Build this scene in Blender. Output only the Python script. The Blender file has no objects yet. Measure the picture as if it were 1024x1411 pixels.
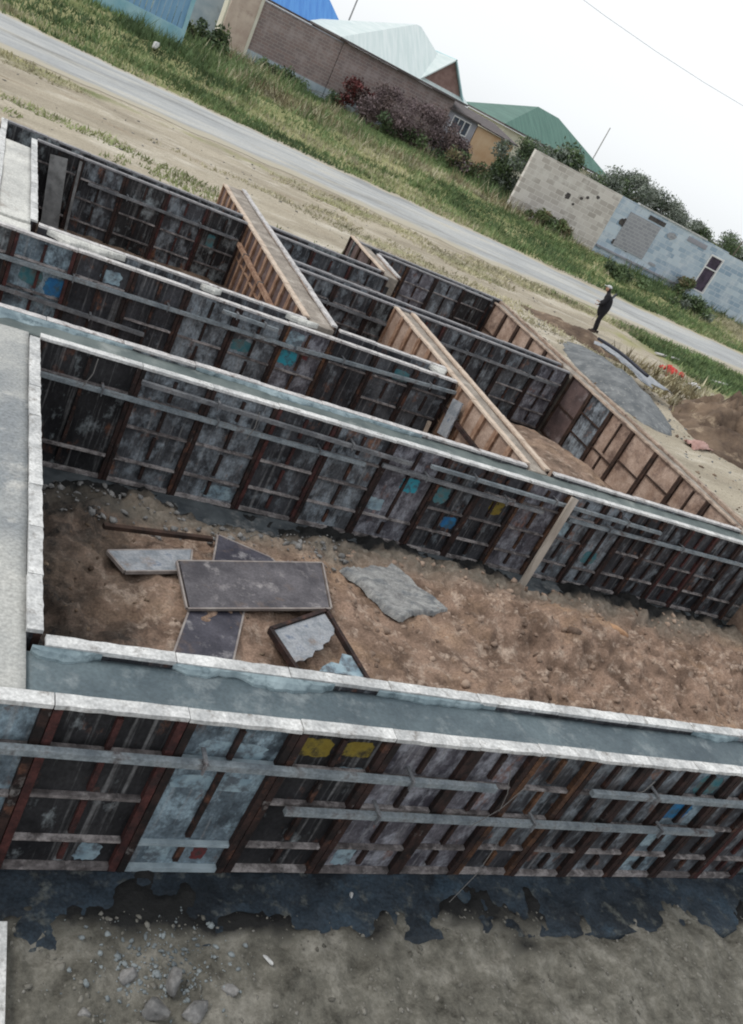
import bpy, math, random
import numpy as np
from mathutils import Matrix, Vector

# ------------------------------------------------------------------ camera, light
sc = bpy.context.scene
COL = sc.collection
R = math.radians
cd = bpy.data.cameras.new('camera')
cam = bpy.data.objects.new('camera', cd); COL.objects.link(cam)
RT = Vector((0.85208608, -0.29770192, 0.43049143)); UP = Vector((-0.20852176, 0.56131241, 0.8009039)); FW = Vector((0.48007081, 0.7722059, -0.41620917))
m3 = Matrix((RT, UP, -FW)).transposed()
cam.matrix_world = Matrix.Translation((0, 0, 4)) @ m3.to_4x4()
cd.sensor_fit = 'VERTICAL'; cd.sensor_height = 24; cd.sensor_width = 24; cd.lens = 24 * 1208.75 / 1411
cd.clip_end = 3000; cd.clip_start = 0.05
sc.camera = cam

SUN_EL, SUN_AZ = 48, -68          # azimuth from +y towards +x
wd = bpy.data.worlds.new('World'); sc.world = wd; wd.use_nodes = True
nt = wd.node_tree; bg = nt.nodes['Background']
sky = nt.nodes.new('ShaderNodeTexSky'); sky.sky_type = 'NISHITA'; sky.sun_disc = False
sky.sun_elevation = R(SUN_EL); sky.sun_rotation = R(SUN_AZ); sky.air_density = 1.0; sky.dust_density = 2.0; sky.ozone_density = 1.0
hs = nt.nodes.new('ShaderNodeHueSaturation'); hs.inputs['Saturation'].default_value = 0.10
nt.links.new(sky.outputs[0], hs.inputs['Color']); 
cl = nt.nodes.new('ShaderNodeMix'); cl.data_type = 'RGBA'; cl.inputs[0].default_value = .72      # bright cloud layer over the sky
nt.links.new(hs.outputs[0], cl.inputs[6]); cl.inputs[7].default_value = (6.75, 7.0, 7.2, 1); nt.links.new(cl.outputs[2], bg.inputs[0])
bg.inputs[1].default_value = 0.15
sl = bpy.data.lights.new('sun', 'SUN'); sl.energy = 1.1; sl.angle = R(14); sl.color = (1, .95, .88)
sun = bpy.data.objects.new('sun', sl); COL.objects.link(sun)
az, el = R(SUN_AZ), R(SUN_EL)
sd = Vector((math.sin(az) * math.cos(el), math.cos(az) * math.cos(el), math.sin(el)))
sun.rotation_euler = sd.to_track_quat('Z', 'Y').to_euler(); sun.location = (-20, 20, 40)
sc.view_settings.view_transform = 'Standard'; sc.view_settings.look = 'None'
sc.cycles.filter_width = 2.0
sc.view_settings.exposure = 0.16; sc.view_settings.gamma = 1

rnd = random.Random(7)
nrng = np.random.default_rng(5)

# ------------------------------------------------------------------ materials
def mat(name, c1, c2=None, scale=4.0, lo=.38, hi=.62, c3=None, s3=2.0, lo3=.55, hi3=.65, rough=.85, bump=.25,
        bscale=None, metal=0.0, stretch=(1, 1, 1), jitter=False, bdist=.02, spec=.3, rand3=0.0, c4=None, s4=3.0, lo4=.56, hi4=.66, drip=0.0, grain=0.0):
    m = bpy.data.materials.new(name); m.use_nodes = True
    t = m.node_tree; N = t.nodes; L = t.links; b = N['Principled BSDF']
    b.inputs['Roughness'].default_value = rough; b.inputs['Metallic'].default_value = metal
    b.inputs['Specular IOR Level'].default_value = spec
    tc = N.new('ShaderNodeTexCoord'); vec = tc.outputs['Object']
    oi = N.new('ShaderNodeObjectInfo')
    if jitter:
        ad = N.new('ShaderNodeVectorMath'); ad.operation = 'ADD'
        L.new(vec, ad.inputs[0])
        sc2 = N.new('ShaderNodeVectorMath'); sc2.operation = 'SCALE'; sc2.inputs['Scale'].default_value = 3.7
        L.new(oi.outputs['Location'], sc2.inputs[0]); L.new(sc2.outputs[0], ad.inputs[1]); vec = ad.outputs[0]
    mp = N.new('ShaderNodeMapping'); mp.inputs['Scale'].default_value = stretch; L.new(vec, mp.inputs['Vector']); vec = mp.outputs[0]
    def noise(s, d=8, ro=.6):
        n = N.new('ShaderNodeTexNoise'); n.inputs['Scale'].default_value = s; n.inputs['Detail'].default_value = d
        n.inputs['Roughness'].default_value = ro; L.new(vec, n.inputs['Vector']); return n.outputs['Fac']
    def rng(f, a, z, off=None):
        r = N.new('ShaderNodeMapRange'); r.inputs['From Min'].default_value = a; r.inputs['From Max'].default_value = z
        if off is not None:
            s = N.new('ShaderNodeMath'); s.operation = 'ADD'; L.new(f, s.inputs[0]); L.new(off, s.inputs[1]); f = s.outputs[0]
        L.new(f, r.inputs['Value']); return r.outputs[0]
    def mix(f, a, c):
        x = N.new('ShaderNodeMix'); x.data_type = 'RGBA'; L.new(f, x.inputs[0])
        for sock, v in ((x.inputs[6], a), (x.inputs[7], c)):
            if isinstance(v, tuple): sock.default_value = (*v, 1)
            else: L.new(v, sock)
        return x.outputs[2]
    f1 = noise(scale)
    colr = mix(rng(f1, lo, hi), c1, c2 or c1)
    if c3:
        off = None
        if rand3:
            q = N.new('ShaderNodeMath'); q.operation = 'MULTIPLY_ADD'; q.inputs[1].default_value = rand3; q.inputs[2].default_value = -rand3 / 2
            L.new(oi.outputs['Random'], q.inputs[0]); off = q.outputs[0]
        colr = mix(rng(noise(s3, 10, .68), lo3, hi3, off), colr, c3)
    if c4: colr = mix(rng(noise(s4, 9, .7), lo4, hi4), colr, c4)
    if drip:      # run marks of cement down the face
        m2 = N.new('ShaderNodeMapping'); m2.inputs['Scale'].default_value = (26, 26, 1.6); m2.inputs['Location'].default_value = (3.1, 7.7, 1.3); L.new(vec, m2.inputs['Vector'])
        nn = N.new('ShaderNodeTexNoise'); nn.inputs['Scale'].default_value = 1; nn.inputs['Detail'].default_value = 5; L.new(m2.outputs[0], nn.inputs['Vector'])
        q = N.new('ShaderNodeMath'); q.operation = 'MULTIPLY'; L.new(rng(nn.outputs['Fac'], .56, .7), q.inputs[0]); q.inputs[1].default_value = drip
        colr = mix(q.outputs[0], colr, (.34, .34, .345))
        m5 = N.new('ShaderNodeMapping'); m5.inputs['Scale'].default_value = (2.2, 2.2, 30); L.new(vec, m5.inputs['Vector'])
        n5 = N.new('ShaderNodeTexNoise'); n5.inputs['Scale'].default_value = 1; n5.inputs['Detail'].default_value = 5; L.new(m5.outputs[0], n5.inputs['Vector'])
        q = N.new('ShaderNodeMath'); q.operation = 'MULTIPLY'; L.new(rng(n5.outputs['Fac'], .56, .68), q.inputs[0]); q.inputs[1].default_value = drip * .8
        colr = mix(q.outputs[0], colr, (.012, .012, .013))
    if grain:
        gn = noise(38, 3, .6); hv = N.new('ShaderNodeHueSaturation'); L.new(colr, hv.inputs['Color'])
        q = N.new('ShaderNodeMapRange'); q.inputs['From Min'].default_value = .3; q.inputs['From Max'].default_value = .7; q.inputs['To Min'].default_value = 1 - grain; q.inputs['To Max'].default_value = 1 + grain; L.new(gn, q.inputs['Value']); L.new(q.outputs[0], hv.inputs['Value']); colr = hv.outputs[0]
    L.new(colr, b.inputs['Base Color'])
    if bump:
        bp = N.new('ShaderNodeBump'); bp.inputs['Strength'].default_value = bump; bp.inputs['Distance'].default_value = bdist
        L.new(noise(bscale or scale * 4), bp.inputs['Height']); L.new(bp.outputs[0], b.inputs['Normal'])
    return m

def brick_mat(name, c1, c2, mortar, bw, bh, c3=None, rough=.9):
    m = bpy.data.materials.new(name); m.use_nodes = True
    t = m.node_tree; N = t.nodes; L = t.links; b = N['Principled BSDF']; b.inputs['Roughness'].default_value = rough
    tc = N.new('ShaderNodeTexCoord'); sx = N.new('ShaderNodeSeparateXYZ'); cx = N.new('ShaderNodeCombineXYZ')
    L.new(tc.outputs['Object'], sx.inputs[0]); L.new(sx.outputs[0], cx.inputs[0]); L.new(sx.outputs[2], cx.inputs[1])
    br = N.new('ShaderNodeTexBrick'); L.new(cx.outputs[0], br.inputs['Vector'])
    br.inputs['Scale'].default_value = 1; br.inputs['Brick Width'].default_value = bw; br.inputs['Row Height'].default_value = bh
    br.inputs['Mortar Size'].default_value = .018; br.inputs['Color1'].default_value = (*c1, 1); br.inputs['Color2'].default_value = (*c2, 1)
    br.inputs['Mortar'].default_value = (*mortar, 1); br.inputs['Bias'].default_value = 0
    col = br.outputs['Color']
    if c3:
        n = N.new('ShaderNodeTexNoise'); n.inputs['Scale'].default_value = .9; n.inputs['Detail'].default_value = 8; n.inputs['Roughness'].default_value = .65
        L.new(tc.outputs['Object'], n.inputs['Vector'])
        r = N.new('ShaderNodeMapRange'); r.inputs['From Min'].default_value = .5; r.inputs['From Max'].default_value = .68; L.new(n.outputs['Fac'], r.inputs['Value'])
        x = N.new('ShaderNodeMix'); x.data_type = 'RGBA'; L.new(r.outputs[0], x.inputs[0]); L.new(col, x.inputs[6]); x.inputs[7].default_value = (*c3, 1); col = x.outputs[2]
    L.new(col, b.inputs['Base Color'])
    bp = N.new('ShaderNodeBump'); bp.inputs['Strength'].default_value = .5; bp.inputs['Distance'].default_value = .02
    L.new(br.outputs['Fac'], bp.inputs['Height']); bp.invert = True; L.new(bp.outputs[0], b.inputs['Normal'])
    return m

M = {}
M['sheet_dark'] = mat('sheet_dark', (.016, .017, .021), (.055, .056, .064), 2.8, c3=(.19, .215, .24), s3=5, lo3=.51, hi3=.65, rough=.6, jitter=True, c4=(.17, .075, .045), s4=3.4, lo4=.585, hi4=.68, drip=.35, grain=.35, stretch=(1, 1, .55), rand3=.18)
M['sheet_grey'] = mat('sheet_grey', (.03, .032, .038), (.1, .106, .118), 3, c3=(.24, .275, .31), s3=5, lo3=.5, hi3=.65, rough=.65, jitter=True, c4=(.2, .1, .065), s4=3.4, lo4=.585, hi4=.68, drip=.35, grain=.35, stretch=(1, 1, .6), rand3=.18)
M['sheet_mauve'] = mat('sheet_mauve', (.045, .042, .054), (.135, .128, .148), 3.5, c3=(.26, .265, .3), s3=6, lo3=.46, hi3=.6, rough=.65, jitter=True, c4=(.17, .085, .065), s4=3.4, lo4=.585, hi4=.68, drip=.35, grain=.35, stretch=(1, 1, .6))
M['sheet_blue'] = mat('sheet_blue', (.05, .065, .08), (.16, .21, .25), 3.5, c3=(.27, .36, .42), s3=5, lo3=.48, hi3=.63, rough=.6, jitter=True, c4=(.12, .07, .055), s4=3.4, lo4=.585, hi4=.68, drip=.35, grain=.35, stretch=(1, 1, .7))
M['sheet_black'] = mat('sheet_black', (.011, .011, .013), (.03, .03, .033), 2.4, c3=(.25, .28, .295), s3=4.5, lo3=.53, hi3=.67, rough=.55, jitter=True, c4=(.13, .06, .04), s4=3.4, lo4=.585, hi4=.68, drip=.35, grain=.35, stretch=(1, 1, .6), rand3=.18)
M['sheet_ply'] = mat('sheet_ply', (.27, .185, .14), (.42, .315, .255), 3.5, c3=(.15, .1, .08), s3=3, lo3=.52, hi3=.68, rough=.75, jitter=True, rand3=.14, grain=.25)
M['sheet_ply_dark'] = mat('sheet_ply_dark', (.07, .05, .05), (.13, .09, .085), 2.5, c3=(.2, .17, .17), s3=3, lo3=.55, hi3=.7, rough=.75, jitter=True, grain=.25)
M['rib_grey'] = mat('rib_grey', (.075, .066, .066), (.2, .18, .178), 9, c3=(.36, .33, .325), s3=7, lo3=.48, hi3=.62, rough=.7, jitter=True, rand3=.15, grain=.25)
M['rib_blue'] = mat('rib_blue', (.22, .27, .3), (.36, .43, .47), 6, c3=(.1, .09, .1), s3=5, lo3=.58, hi3=.7, rough=.7, jitter=True)
M['rib_rust_shade'] = mat('rib_rust_shade', (.013, .01, .01), (.042, .023, .02), 6, c3=(.12, .055, .036), s3=5, lo3=.6, hi3=.74, rough=.75, jitter=True, rand3=.16, c4=(.2, .19, .185), s4=4, lo4=.62, hi4=.72, grain=.3)  # rust over near-black, which paints in the shadow gaps between panels
M['rib_ply'] = mat('rib_ply', (.022, .014, .011), (.06, .034, .025), 6, rough=.8, jitter=True)
M['rib_wood'] = mat('rib_wood', (.22, .125, .08), (.36, .235, .165), 6, c3=(.12, .06, .04), s3=5, lo3=.56, hi3=.68, rough=.8, jitter=True)
M['rib_red'] = mat('rib_red', (.03, .013, .013), (.085, .03, .027), 6, c3=(.03, .02, .02), s3=5, lo3=.5, hi3=.66, rough=.75, jitter=True, grain=.3)
M['rib_orange'] = mat('rib_orange', (.045, .024, .017), (.13, .065, .036), 6, c3=(.03, .02, .018), s3=4, lo3=.46, hi3=.62, rough=.8, jitter=True, grain=.3)
M['edge_white'] = mat('edge_white', (.38, .385, .385), (.62, .62, .61), 4, c3=(.2, .185, .17), s3=9, lo3=.55, hi3=.68, rough=.7, jitter=True, bump=.4, bdist=.01, grain=.25)
M['edge_pale'] = mat('edge_pale', (.38, .37, .37), (.55, .53, .52), 6, c3=(.14, .11, .1), s3=7, lo3=.56, hi3=.68, rough=.7, jitter=True, grain=.25)
M['edge_wood'] = mat('edge_wood', (.42, .33, .26), (.58, .48, .39), 6, c3=(.2, .13, .1), s3=6, lo3=.58, hi3=.7, rough=.75, jitter=True)
M['edge_dull'] = mat('edge_dull', (.17, .17, .18), (.3, .29, .3), 5, c3=(.07, .065, .07), s3=5, lo3=.55, hi3=.68, rough=.65, jitter=True)
M['edge_rail'] = mat('edge_rail', (.25, .19, .15), (.42, .33, .26), 6, c3=(.11, .07, .055), s3=4, lo3=.52, hi3=.66, rough=.75, jitter=True)
M['conc_pale'] = mat('conc_pale', (.42, .42, .4), (.58, .575, .54), 1.6, c3=(.3, .27, .24), s3=2.2, lo3=.56, hi3=.72, rough=.9, bump=.35, grain=.25)
M['conc_grey'] = mat('conc_grey', (.21, .225, .235), (.4, .4, .38), .9, c3=(.5, .49, .46), s3=3.2, lo3=.54, hi3=.72, rough=.85, bump=.3, grain=.25)
M['conc_wet'] = mat('conc_wet', (.045, .066, .08), (.105, .14, .155), 1.1, c3=(.19, .22, .23), s3=4, lo3=.52, hi3=.7, grain=.18, rough=.6, bump=.3, spec=.5)
M['conc_green'] = mat('conc_green', (.065, .085, .085), (.13, .155, .15), 2, c3=(.25, .27, .26), s3=2.2, lo3=.56, hi3=.72, rough=.6, bump=.3)
M['conc_brown'] = mat('conc_brown', (.2, .175, .15), (.32, .28, .24), 3, c3=(.42, .39, .35), s3=3, lo3=.55, hi3=.7, rough=.85, bump=.4, grain=.25)
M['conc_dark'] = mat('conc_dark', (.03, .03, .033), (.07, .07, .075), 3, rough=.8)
M['spill'] = mat('spill', (.13, .18, .205), (.28, .35, .375), 3.5, c3=(.09, .13, .15), s3=6, lo3=.52, hi3=.64, rough=.6, bump=.5)
M['footing'] = mat('footing', (.011, .015, .02), (.032, .047, .064), 1.3, c3=(.11, .115, .105), s3=5, lo3=.54, hi3=.68, rough=.62, bump=.8, bscale=14, spec=.3, c4=(.035, .058, .082), s4=1.7, lo4=.54, hi4=.68, grain=.4)
M['footing_grey'] = mat('footing_grey', (.04, .048, .055), (.10, .112, .12), 2.6, c3=(.2, .2, .195), s3=3.4, lo3=.54, hi3=.68, rough=.7, bump=.4)
M['steel'] = mat('steel', (.15, .175, .195), (.29, .325, .345), 4, c3=(.1, .085, .085), s3=4, lo3=.54, hi3=.66, rough=.55, jitter=True, grain=.25)
M['steel_dark'] = mat('steel_dark', (.11, .115, .125), (.21, .215, .225), 4, c3=(.09, .05, .045), s3=4, lo3=.6, hi3=.7, rough=.55, jitter=True, grain=.25)
M['wire'] = mat('wire', (.16, .155, .15), rough=.5, bump=0)
M['plank'] = mat('plank', (.3, .26, .22), (.45, .4, .35), 5, c3=(.2, .16, .14), s3=3, lo3=.58, hi3=.7, rough=.85, jitter=True, stretch=(1, 1, .3))
M['plank_dark'] = mat('plank_dark', (.1, .1, .1), (.19, .19, .19), 5, rough=.85, jitter=True)
M['board'] = mat('board', (.06, .056, .064), (.12, .112, .122), 3, c3=(.3, .28, .28), s3=4.2, lo3=.55, hi3=.7, c4=(.16, .115, .09), s4=2.2, lo4=.56, hi4=.72, rough=.55, jitter=True, grain=.25)
M['board_dark'] = mat('board_dark', (.035, .034, .047), (.075, .072, .09), 3, c3=(.24, .23, .24), s3=5, lo3=.56, hi3=.7, c4=(.14, .1, .08), s4=2.2, lo4=.57, hi4=.72, rough=.55, jitter=True, grain=.25)
M['board_edge'] = mat('board_edge', (.22, .19, .18), (.32, .29, .27), 6, rough=.7, jitter=True)
M['board_pale'] = mat('board_pale', (.19, .21, .235), (.36, .37, .39), 5, c3=(.12, .15, .2), s3=5, lo3=.54, hi3=.66, c4=(.2, .15, .12), s4=3, lo4=.56, hi4=.7, grain=.2, rough=.5, jitter=True)
M['slab_crust'] = mat('slab_crust', (.19, .19, .19), (.34, .34, .33), 5, c3=(.14, .15, .16), s3=3, lo3=.5, hi3=.62, rough=.85, bump=.8, stretch=(1, 2.5, 1), grain=.25)
M['soil'] = mat('soil', (.13, .092, .072), (.27, .195, .152), 1.6, c3=(.33, .245, .19), s3=2.4, lo3=.52, hi3=.68, rough=.95, bump=.9, bscale=16, bdist=.03, spec=.1)
M['near_soil'] = mat('near_soil', (.09, .086, .074), (.22, .21, .185), 2.2, c3=(.22, .215, .195), s3=3.4, lo3=.52, hi3=.7, rough=.95, bump=.9, bscale=16, bdist=.03, spec=.1)
M['ochre'] = mat('ochre', (.34, .2, .12), (.45, .28, .17), 5, c3=(.22, .14, .09), s3=3, lo3=.55, hi3=.7, rough=.95, bump=.8)
M['stone'] = mat('stone', (.13, .13, .13), (.24, .235, .23), 5, c3=(.1, .09, .08), s3=6, lo3=.55, hi3=.7, rough=.9, jitter=True, bump=.6, grain=.25)
M['gravel_stone'] = mat('gravel_stone', (.12, .115, .1), (.25, .24, .22), 3, rough=.9, bump=0)
M['blue_stone'] = mat('blue_stone', (.12, .14, .15), (.26, .29, .3), 4, rough=.9, bump=.3)
M['clod'] = mat('clod', (.14, .098, .075), (.38, .285, .222), 2.2, rough=.95, bump=0)
M['gravel'] = mat('gravel', (.11, .12, .128), (.2, .21, .215), 2.5, c3=(.33, .33, .32), s3=8, lo3=.56, hi3=.7, rough=.95, bump=.9, bscale=30, bdist=.03)
M['road'] = mat('road', (.31, .32, .325), (.46, .465, .455), .7, c3=(.19, .19, .18), s3=.5, lo3=.5, hi3=.7, grain=.2, c4=(.42, .39, .32), s4=.7, lo4=.52, hi4=.7, rough=.95, bump=.4, bscale=9, stretch=(.25, 1.4, 1))
M['earth'] = mat('earth', (.08, .055, .04), (.19, .135, .095), 1.2, c3=(.36, .28, .2), s3=1.8, lo3=.54, hi3=.7, rough=.95, bump=.9, bscale=9, bdist=.06)
M['red_cloth'] = mat('red_cloth', (.42, .03, .03), (.55, .06, .05), 4, rough=.8)
M['pink_sheet'] = mat('pink_sheet', (.36, .21, .18), (.45, .29, .26), 3, rough=.7)
M['black_pipe'] = mat('black_pipe', (.02, .022, .035), rough=.5, bump=0)
M['blue_paint'] = mat('blue_paint', (.02, .12, .3), (.03, .19, .38), 9, c3=(.05, .1, .14), s3=8, lo3=.45, hi3=.6, rough=.5, jitter=True)
M['cyan_paint'] = mat('cyan_paint', (.03, .27, .36), (.06, .36, .44), 9, c3=(.05, .1, .14), s3=9, lo3=.45, hi3=.6, rough=.5, jitter=True)
M['teal_paint'] = mat('teal_paint', (.04, .14, .17), (.09, .24, .27), 8, c3=(.1, .12, .12), s3=8, lo3=.45, hi3=.6, rough=.5, jitter=True)
M['yellow_paint'] = mat('yellow_paint', (.17, .125, .02), (.3, .235, .04), 8, c3=(.05, .04, .02), s3=8, lo3=.45, hi3=.6, rough=.6, jitter=True)
M['ltblue_paint'] = mat('ltblue_paint', (.2, .29, .35), (.32, .42, .47), 6, c3=(.1, .12, .14), s3=8, lo3=.45, hi3=.6, rough=.6, jitter=True)
M['red_paint'] = mat('red_paint', (.1, .025, .025), (.2, .045, .05), 9, c3=(.05, .04, .04), s3=9, lo3=.48, hi3=.6, rough=.6, jitter=True)
# far things
M['block_beige'] = brick_mat('block_beige', (.62, .58, .54), (.38, .345, .315), (.66, .63, .59), .62, .31, (.66, .63, .59))
M['block_blue'] = brick_mat('block_blue', (.26, .35, .45), (.5, .58, .65), (.52, .58, .63), .62, .31, (.58, .63, .68))
M['block_grey'] = brick_mat('block_grey', (.32, .325, .35), (.26, .265, .29), (.4, .41, .43), .42, .21)
M['brick_brown'] = brick_mat('brick_brown', (.25, .185, .17), (.2, .16, .155), (.31, .27, .26), .5, .2, (.34, .29, .28))
M['brick_red'] = mat('brick_red', (.2, .125, .11), (.27, .18, .16), 3, rough=.9)
M['plinth'] = mat('plinth', (.3, .37, .43), (.42, .48, .52), 1, c3=(.25, .26, .27), s3=.8, lo3=.55, hi3=.7, rough=.9)
M['plaster_pink'] = mat('plaster_pink', (.42, .33, .28), (.54, .45, .38), 1, c3=(.3, .22, .19), s3=.9, lo3=.56, hi3=.7, rough=.9)
M['plaster_cream'] = mat('plaster_cream', (.55, .52, .44), (.62, .6, .52), 1, rough=.9)
M['plaster_grey'] = mat('plaster_grey', (.25, .25, .28), (.34, .34, .38), 1, rough=.9)
M['plaster_peach'] = mat('plaster_peach', (.55, .36, .22), (.62, .45, .3), 1, rough=.9)
M['fence_blue'] = mat('fence_blue', (.15, .3, .47), (.22, .38, .54), 1.5, c3=(.38, .5, .6), s3=1.2, lo3=.58, hi3=.7, rough=.6, stretch=(3, 1, .5))
M['fence_teal'] = mat('fence_teal', (.22, .42, .5), (.33, .52, .57), 1.5, rough=.7)
M['roof_white'] = mat('roof_white', (.5, .58, .58), (.6, .66, .66), 1.2, rough=.6, stretch=(5, .25, .25), bump=.6, bscale=1.2, bdist=.05)
M['roof_teal'] = mat('roof_teal', (.38, .6, .63), (.5, .68, .7), 1.2, rough=.6, stretch=(5, .25, .25), bump=.6, bscale=1.2, bdist=.05)
M['roof_blue'] = mat('roof_blue', (.06, .2, .52), (.09, .27, .6), 1.2, rough=.5, stretch=(5, .25, .25), bump=.6, bscale=1.2, bdist=.05)
M['roof_green'] = mat('roof_green', (.055, .13, .105), (.085, .18, .145), 1.2, rough=.5, stretch=(5, .25, .25), bump=.6, bscale=1.2, bdist=.05)
M['roof_dark'] = mat('roof_dark', (.08, .07, .07), (.13, .11, .11), 3, rough=.8)
M['glass'] = mat('glass', (.05, .06, .08), (.1, .12, .15), 2, rough=.15, bump=0)
M['glass_purple'] = mat('glass_purple', (.03, .022, .04), (.07, .05, .085), 2, rough=.2, bump=0)
M['white_paint'] = mat('white_paint', (.65, .65, .66), (.75, .75, .75), 3, rough=.6)
M['hole'] = mat('hole', (.05, .045, .045), (.1, .09, .085), 4, rough=.95)
M['bark'] = mat('bark', (.1, .08, .065), (.17, .14, .115), 4, rough=.95)
M['pole'] = mat('pole', (.3, .29, .28), (.42, .41, .39), 3, rough=.9)
def leaf(name, c, v=.35):
    return mat(name, tuple(x * (1 - v) for x in c), tuple(x * (1 + v) for x in c), .8, rough=.7, bump=0, spec=.2)
M['leaf_green'] = leaf('leaf_green', (.11, .155, .075)); M['leaf_dark'] = leaf('leaf_dark', (.07, .1, .055)); M['leaf_light'] = leaf('leaf_light', (.13, .16, .07))
M['leaf_grey'] = leaf('leaf_grey', (.24, .265, .225)); M['leaf_greydark'] = leaf('leaf_greydark', (.16, .185, .155))
M['leaf_brown'] = leaf('leaf_brown', (.14, .105, .1)); M['leaf_purple'] = leaf('leaf_purple', (.17, .13, .135)); M['leaf_red'] = leaf('leaf_red', (.11, .035, .034)); M['leaf_tan'] = leaf('leaf_tan', (.2, .17, .1))
M['grass_green'] = leaf('grass_green', (.14, .2, .085)); M['grass_yellow'] = leaf('grass_yellow', (.27, .3, .15)); M['grass_dark'] = leaf('grass_dark', (.085, .13, .058)); M['grass_straw'] = leaf('grass_straw', (.42, .39, .27))
M['wire_far'] = mat('wire_far', (.3, .3, .31), rough=.7, bump=0)
M['skin'] = mat('skin', (.4, .24, .17), rough=.6, bump=0); M['black_cloth'] = mat('black_cloth', (.008, .008, .011), (.016, .016, .02), 6, rough=.9)
M['grey_cloth'] = mat('grey_cloth', (.45, .46, .47), (.58, .58, .58), 6, rough=.9); M['hair'] = mat('hair', (.02, .016, .014), rough=.7, bump=0); M['boot'] = mat('boot', (.05, .035, .03), rough=.8)

# ------------------------------------------------------------------ mesh helpers
class MB:
    def __init__(s): s.v = []; s.f = []; s.mi = []
    def add(s, vs, fs, mi=0):
        o = len(s.v); s.v += [tuple(map(float, v)) for v in vs]; s.f += [tuple(i + o for i in f) for f in fs]; s.mi += [mi] * len(fs); return s
    def box(s, x0, x1, y0, y1, z0, z1, mi=0):
        vs = [(x, y, z) for z in (z0, z1) for y in (y0, y1) for x in (x0, x1)]
        return s.add(vs, [(0, 2, 3, 1), (4, 5, 7, 6), (0, 1, 5, 4), (2, 6, 7, 3), (0, 4, 6, 2), (1, 3, 7, 5)], mi)
    def hexa(s, P, mi=0):   # 8 pts: bottom 4 ccw, top 4 ccw
        return s.add(P, [(3, 2, 1, 0), (4, 5, 6, 7), (0, 1, 5, 4), (1, 2, 6, 5), (2, 3, 7, 6), (3, 0, 4, 7)], mi)
    def slab(s, c, th, mi=0):   # 4 ccw corners (top face) and thickness
        c = [Vector(p) for p in c]; n = (c[1] - c[0]).cross(c[2] - c[0]).normalized()
        if n.z < 0: c = c[::-1]; n = -n
        return s.hexa([p - n * th for p in c] + c, mi)
    def beam(s, a, b, w, h, mi=0, up=(0, 0, 1)):
        a, b = Vector(a), Vector(b); d = (b - a).normalized(); x = d.cross(Vector(up)).normalized(); y = x.cross(d)
        P = []
        for q in (a, b): P += [q - x * w / 2 - y * h / 2, q + x * w / 2 - y * h / 2, q + x * w / 2 + y * h / 2, q - x * w / 2 + y * h / 2]
        return s.hexa(P, mi)
    def tube(s, pts, r, n=8, mi=0, caps=True):
        pts = [Vector(p) for p in pts]; rs = r if isinstance(r, (list, tuple)) else [r] * len(pts)
        vs = []; fs = []
        for i, p in enumerate(pts):
            d = (pts[min(i + 1, len(pts) - 1)] - pts[max(i - 1, 0)]).normalized()
            x = d.cross(Vector((0, 0, 1)) if abs(d.z) < .9 else Vector((1, 0, 0))).normalized(); y = d.cross(x)
            vs += [p + (x * math.cos(a) + y * math.sin(a)) * rs[i] for a in [2 * math.pi * k / n for k in range(n)]]
        for i in range(len(pts) - 1):
            for k in range(n): fs.append((i * n + k, i * n + (k + 1) % n, (i + 1) * n + (k + 1) % n, (i + 1) * n + k))
        if caps: fs.append(tuple(range(n))[::-1]); fs.append(tuple((len(pts) - 1) * n + k for k in range(n)))
        return s.add(vs, fs, mi)
    def mesh(s, name, mats):
        me = bpy.data.meshes.new(name); me.from_pydata(s.v, [], s.f)
        for q in (mats if isinstance(mats, (list, tuple)) else [mats]): me.materials.append(M[q] if isinstance(q, str) else q)
        if any(s.mi): me.polygons.foreach_set('material_index', s.mi)
        me.update(); return me
    def build(s, name, mats, parent=None, smooth=False):
        me = s.mesh(name, mats)
        if smooth: me.polygons.foreach_set('use_smooth', [True] * len(me.polygons))
        return link(name, me, parent)

def link(name, me, parent=None, loc=None):
    o = bpy.data.objects.new(name, me); COL.objects.link(o)
    if parent: o.parent = parent
    if loc: o.location = loc
    return o
def tag(o, label, cat, group=None):
    o['label'] = label; o['category'] = cat
    if group: o['group'] = group
    return o
def thing(name, label, cat, loc=(0, 0, 0), rz=0.0, group=None):
    o = bpy.data.objects.new(name, None); COL.objects.link(o); o.location = loc; o.rotation_euler = (0, 0, rz); o.empty_display_size = .2
    return tag(o, label, cat, group)
def grid_mesh(name, xs, ys, Z, mats, keep=None, attr=None, smooth=True):
    nx, ny = len(xs), len(ys); X, Y = np.meshgrid(xs, ys)
    co = np.stack([X, Y, Z], -1).reshape(-1, 3)
    i = np.arange(nx * ny).reshape(ny, nx); q = np.stack([i[:-1, :-1], i[:-1, 1:], i[1:, 1:], i[1:, :-1]], -1).reshape(-1, 4)
    if keep is not None: q = q[keep.reshape(-1)]
    return np_mesh(name, co, q, mats, smooth=smooth, attr=attr)
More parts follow.
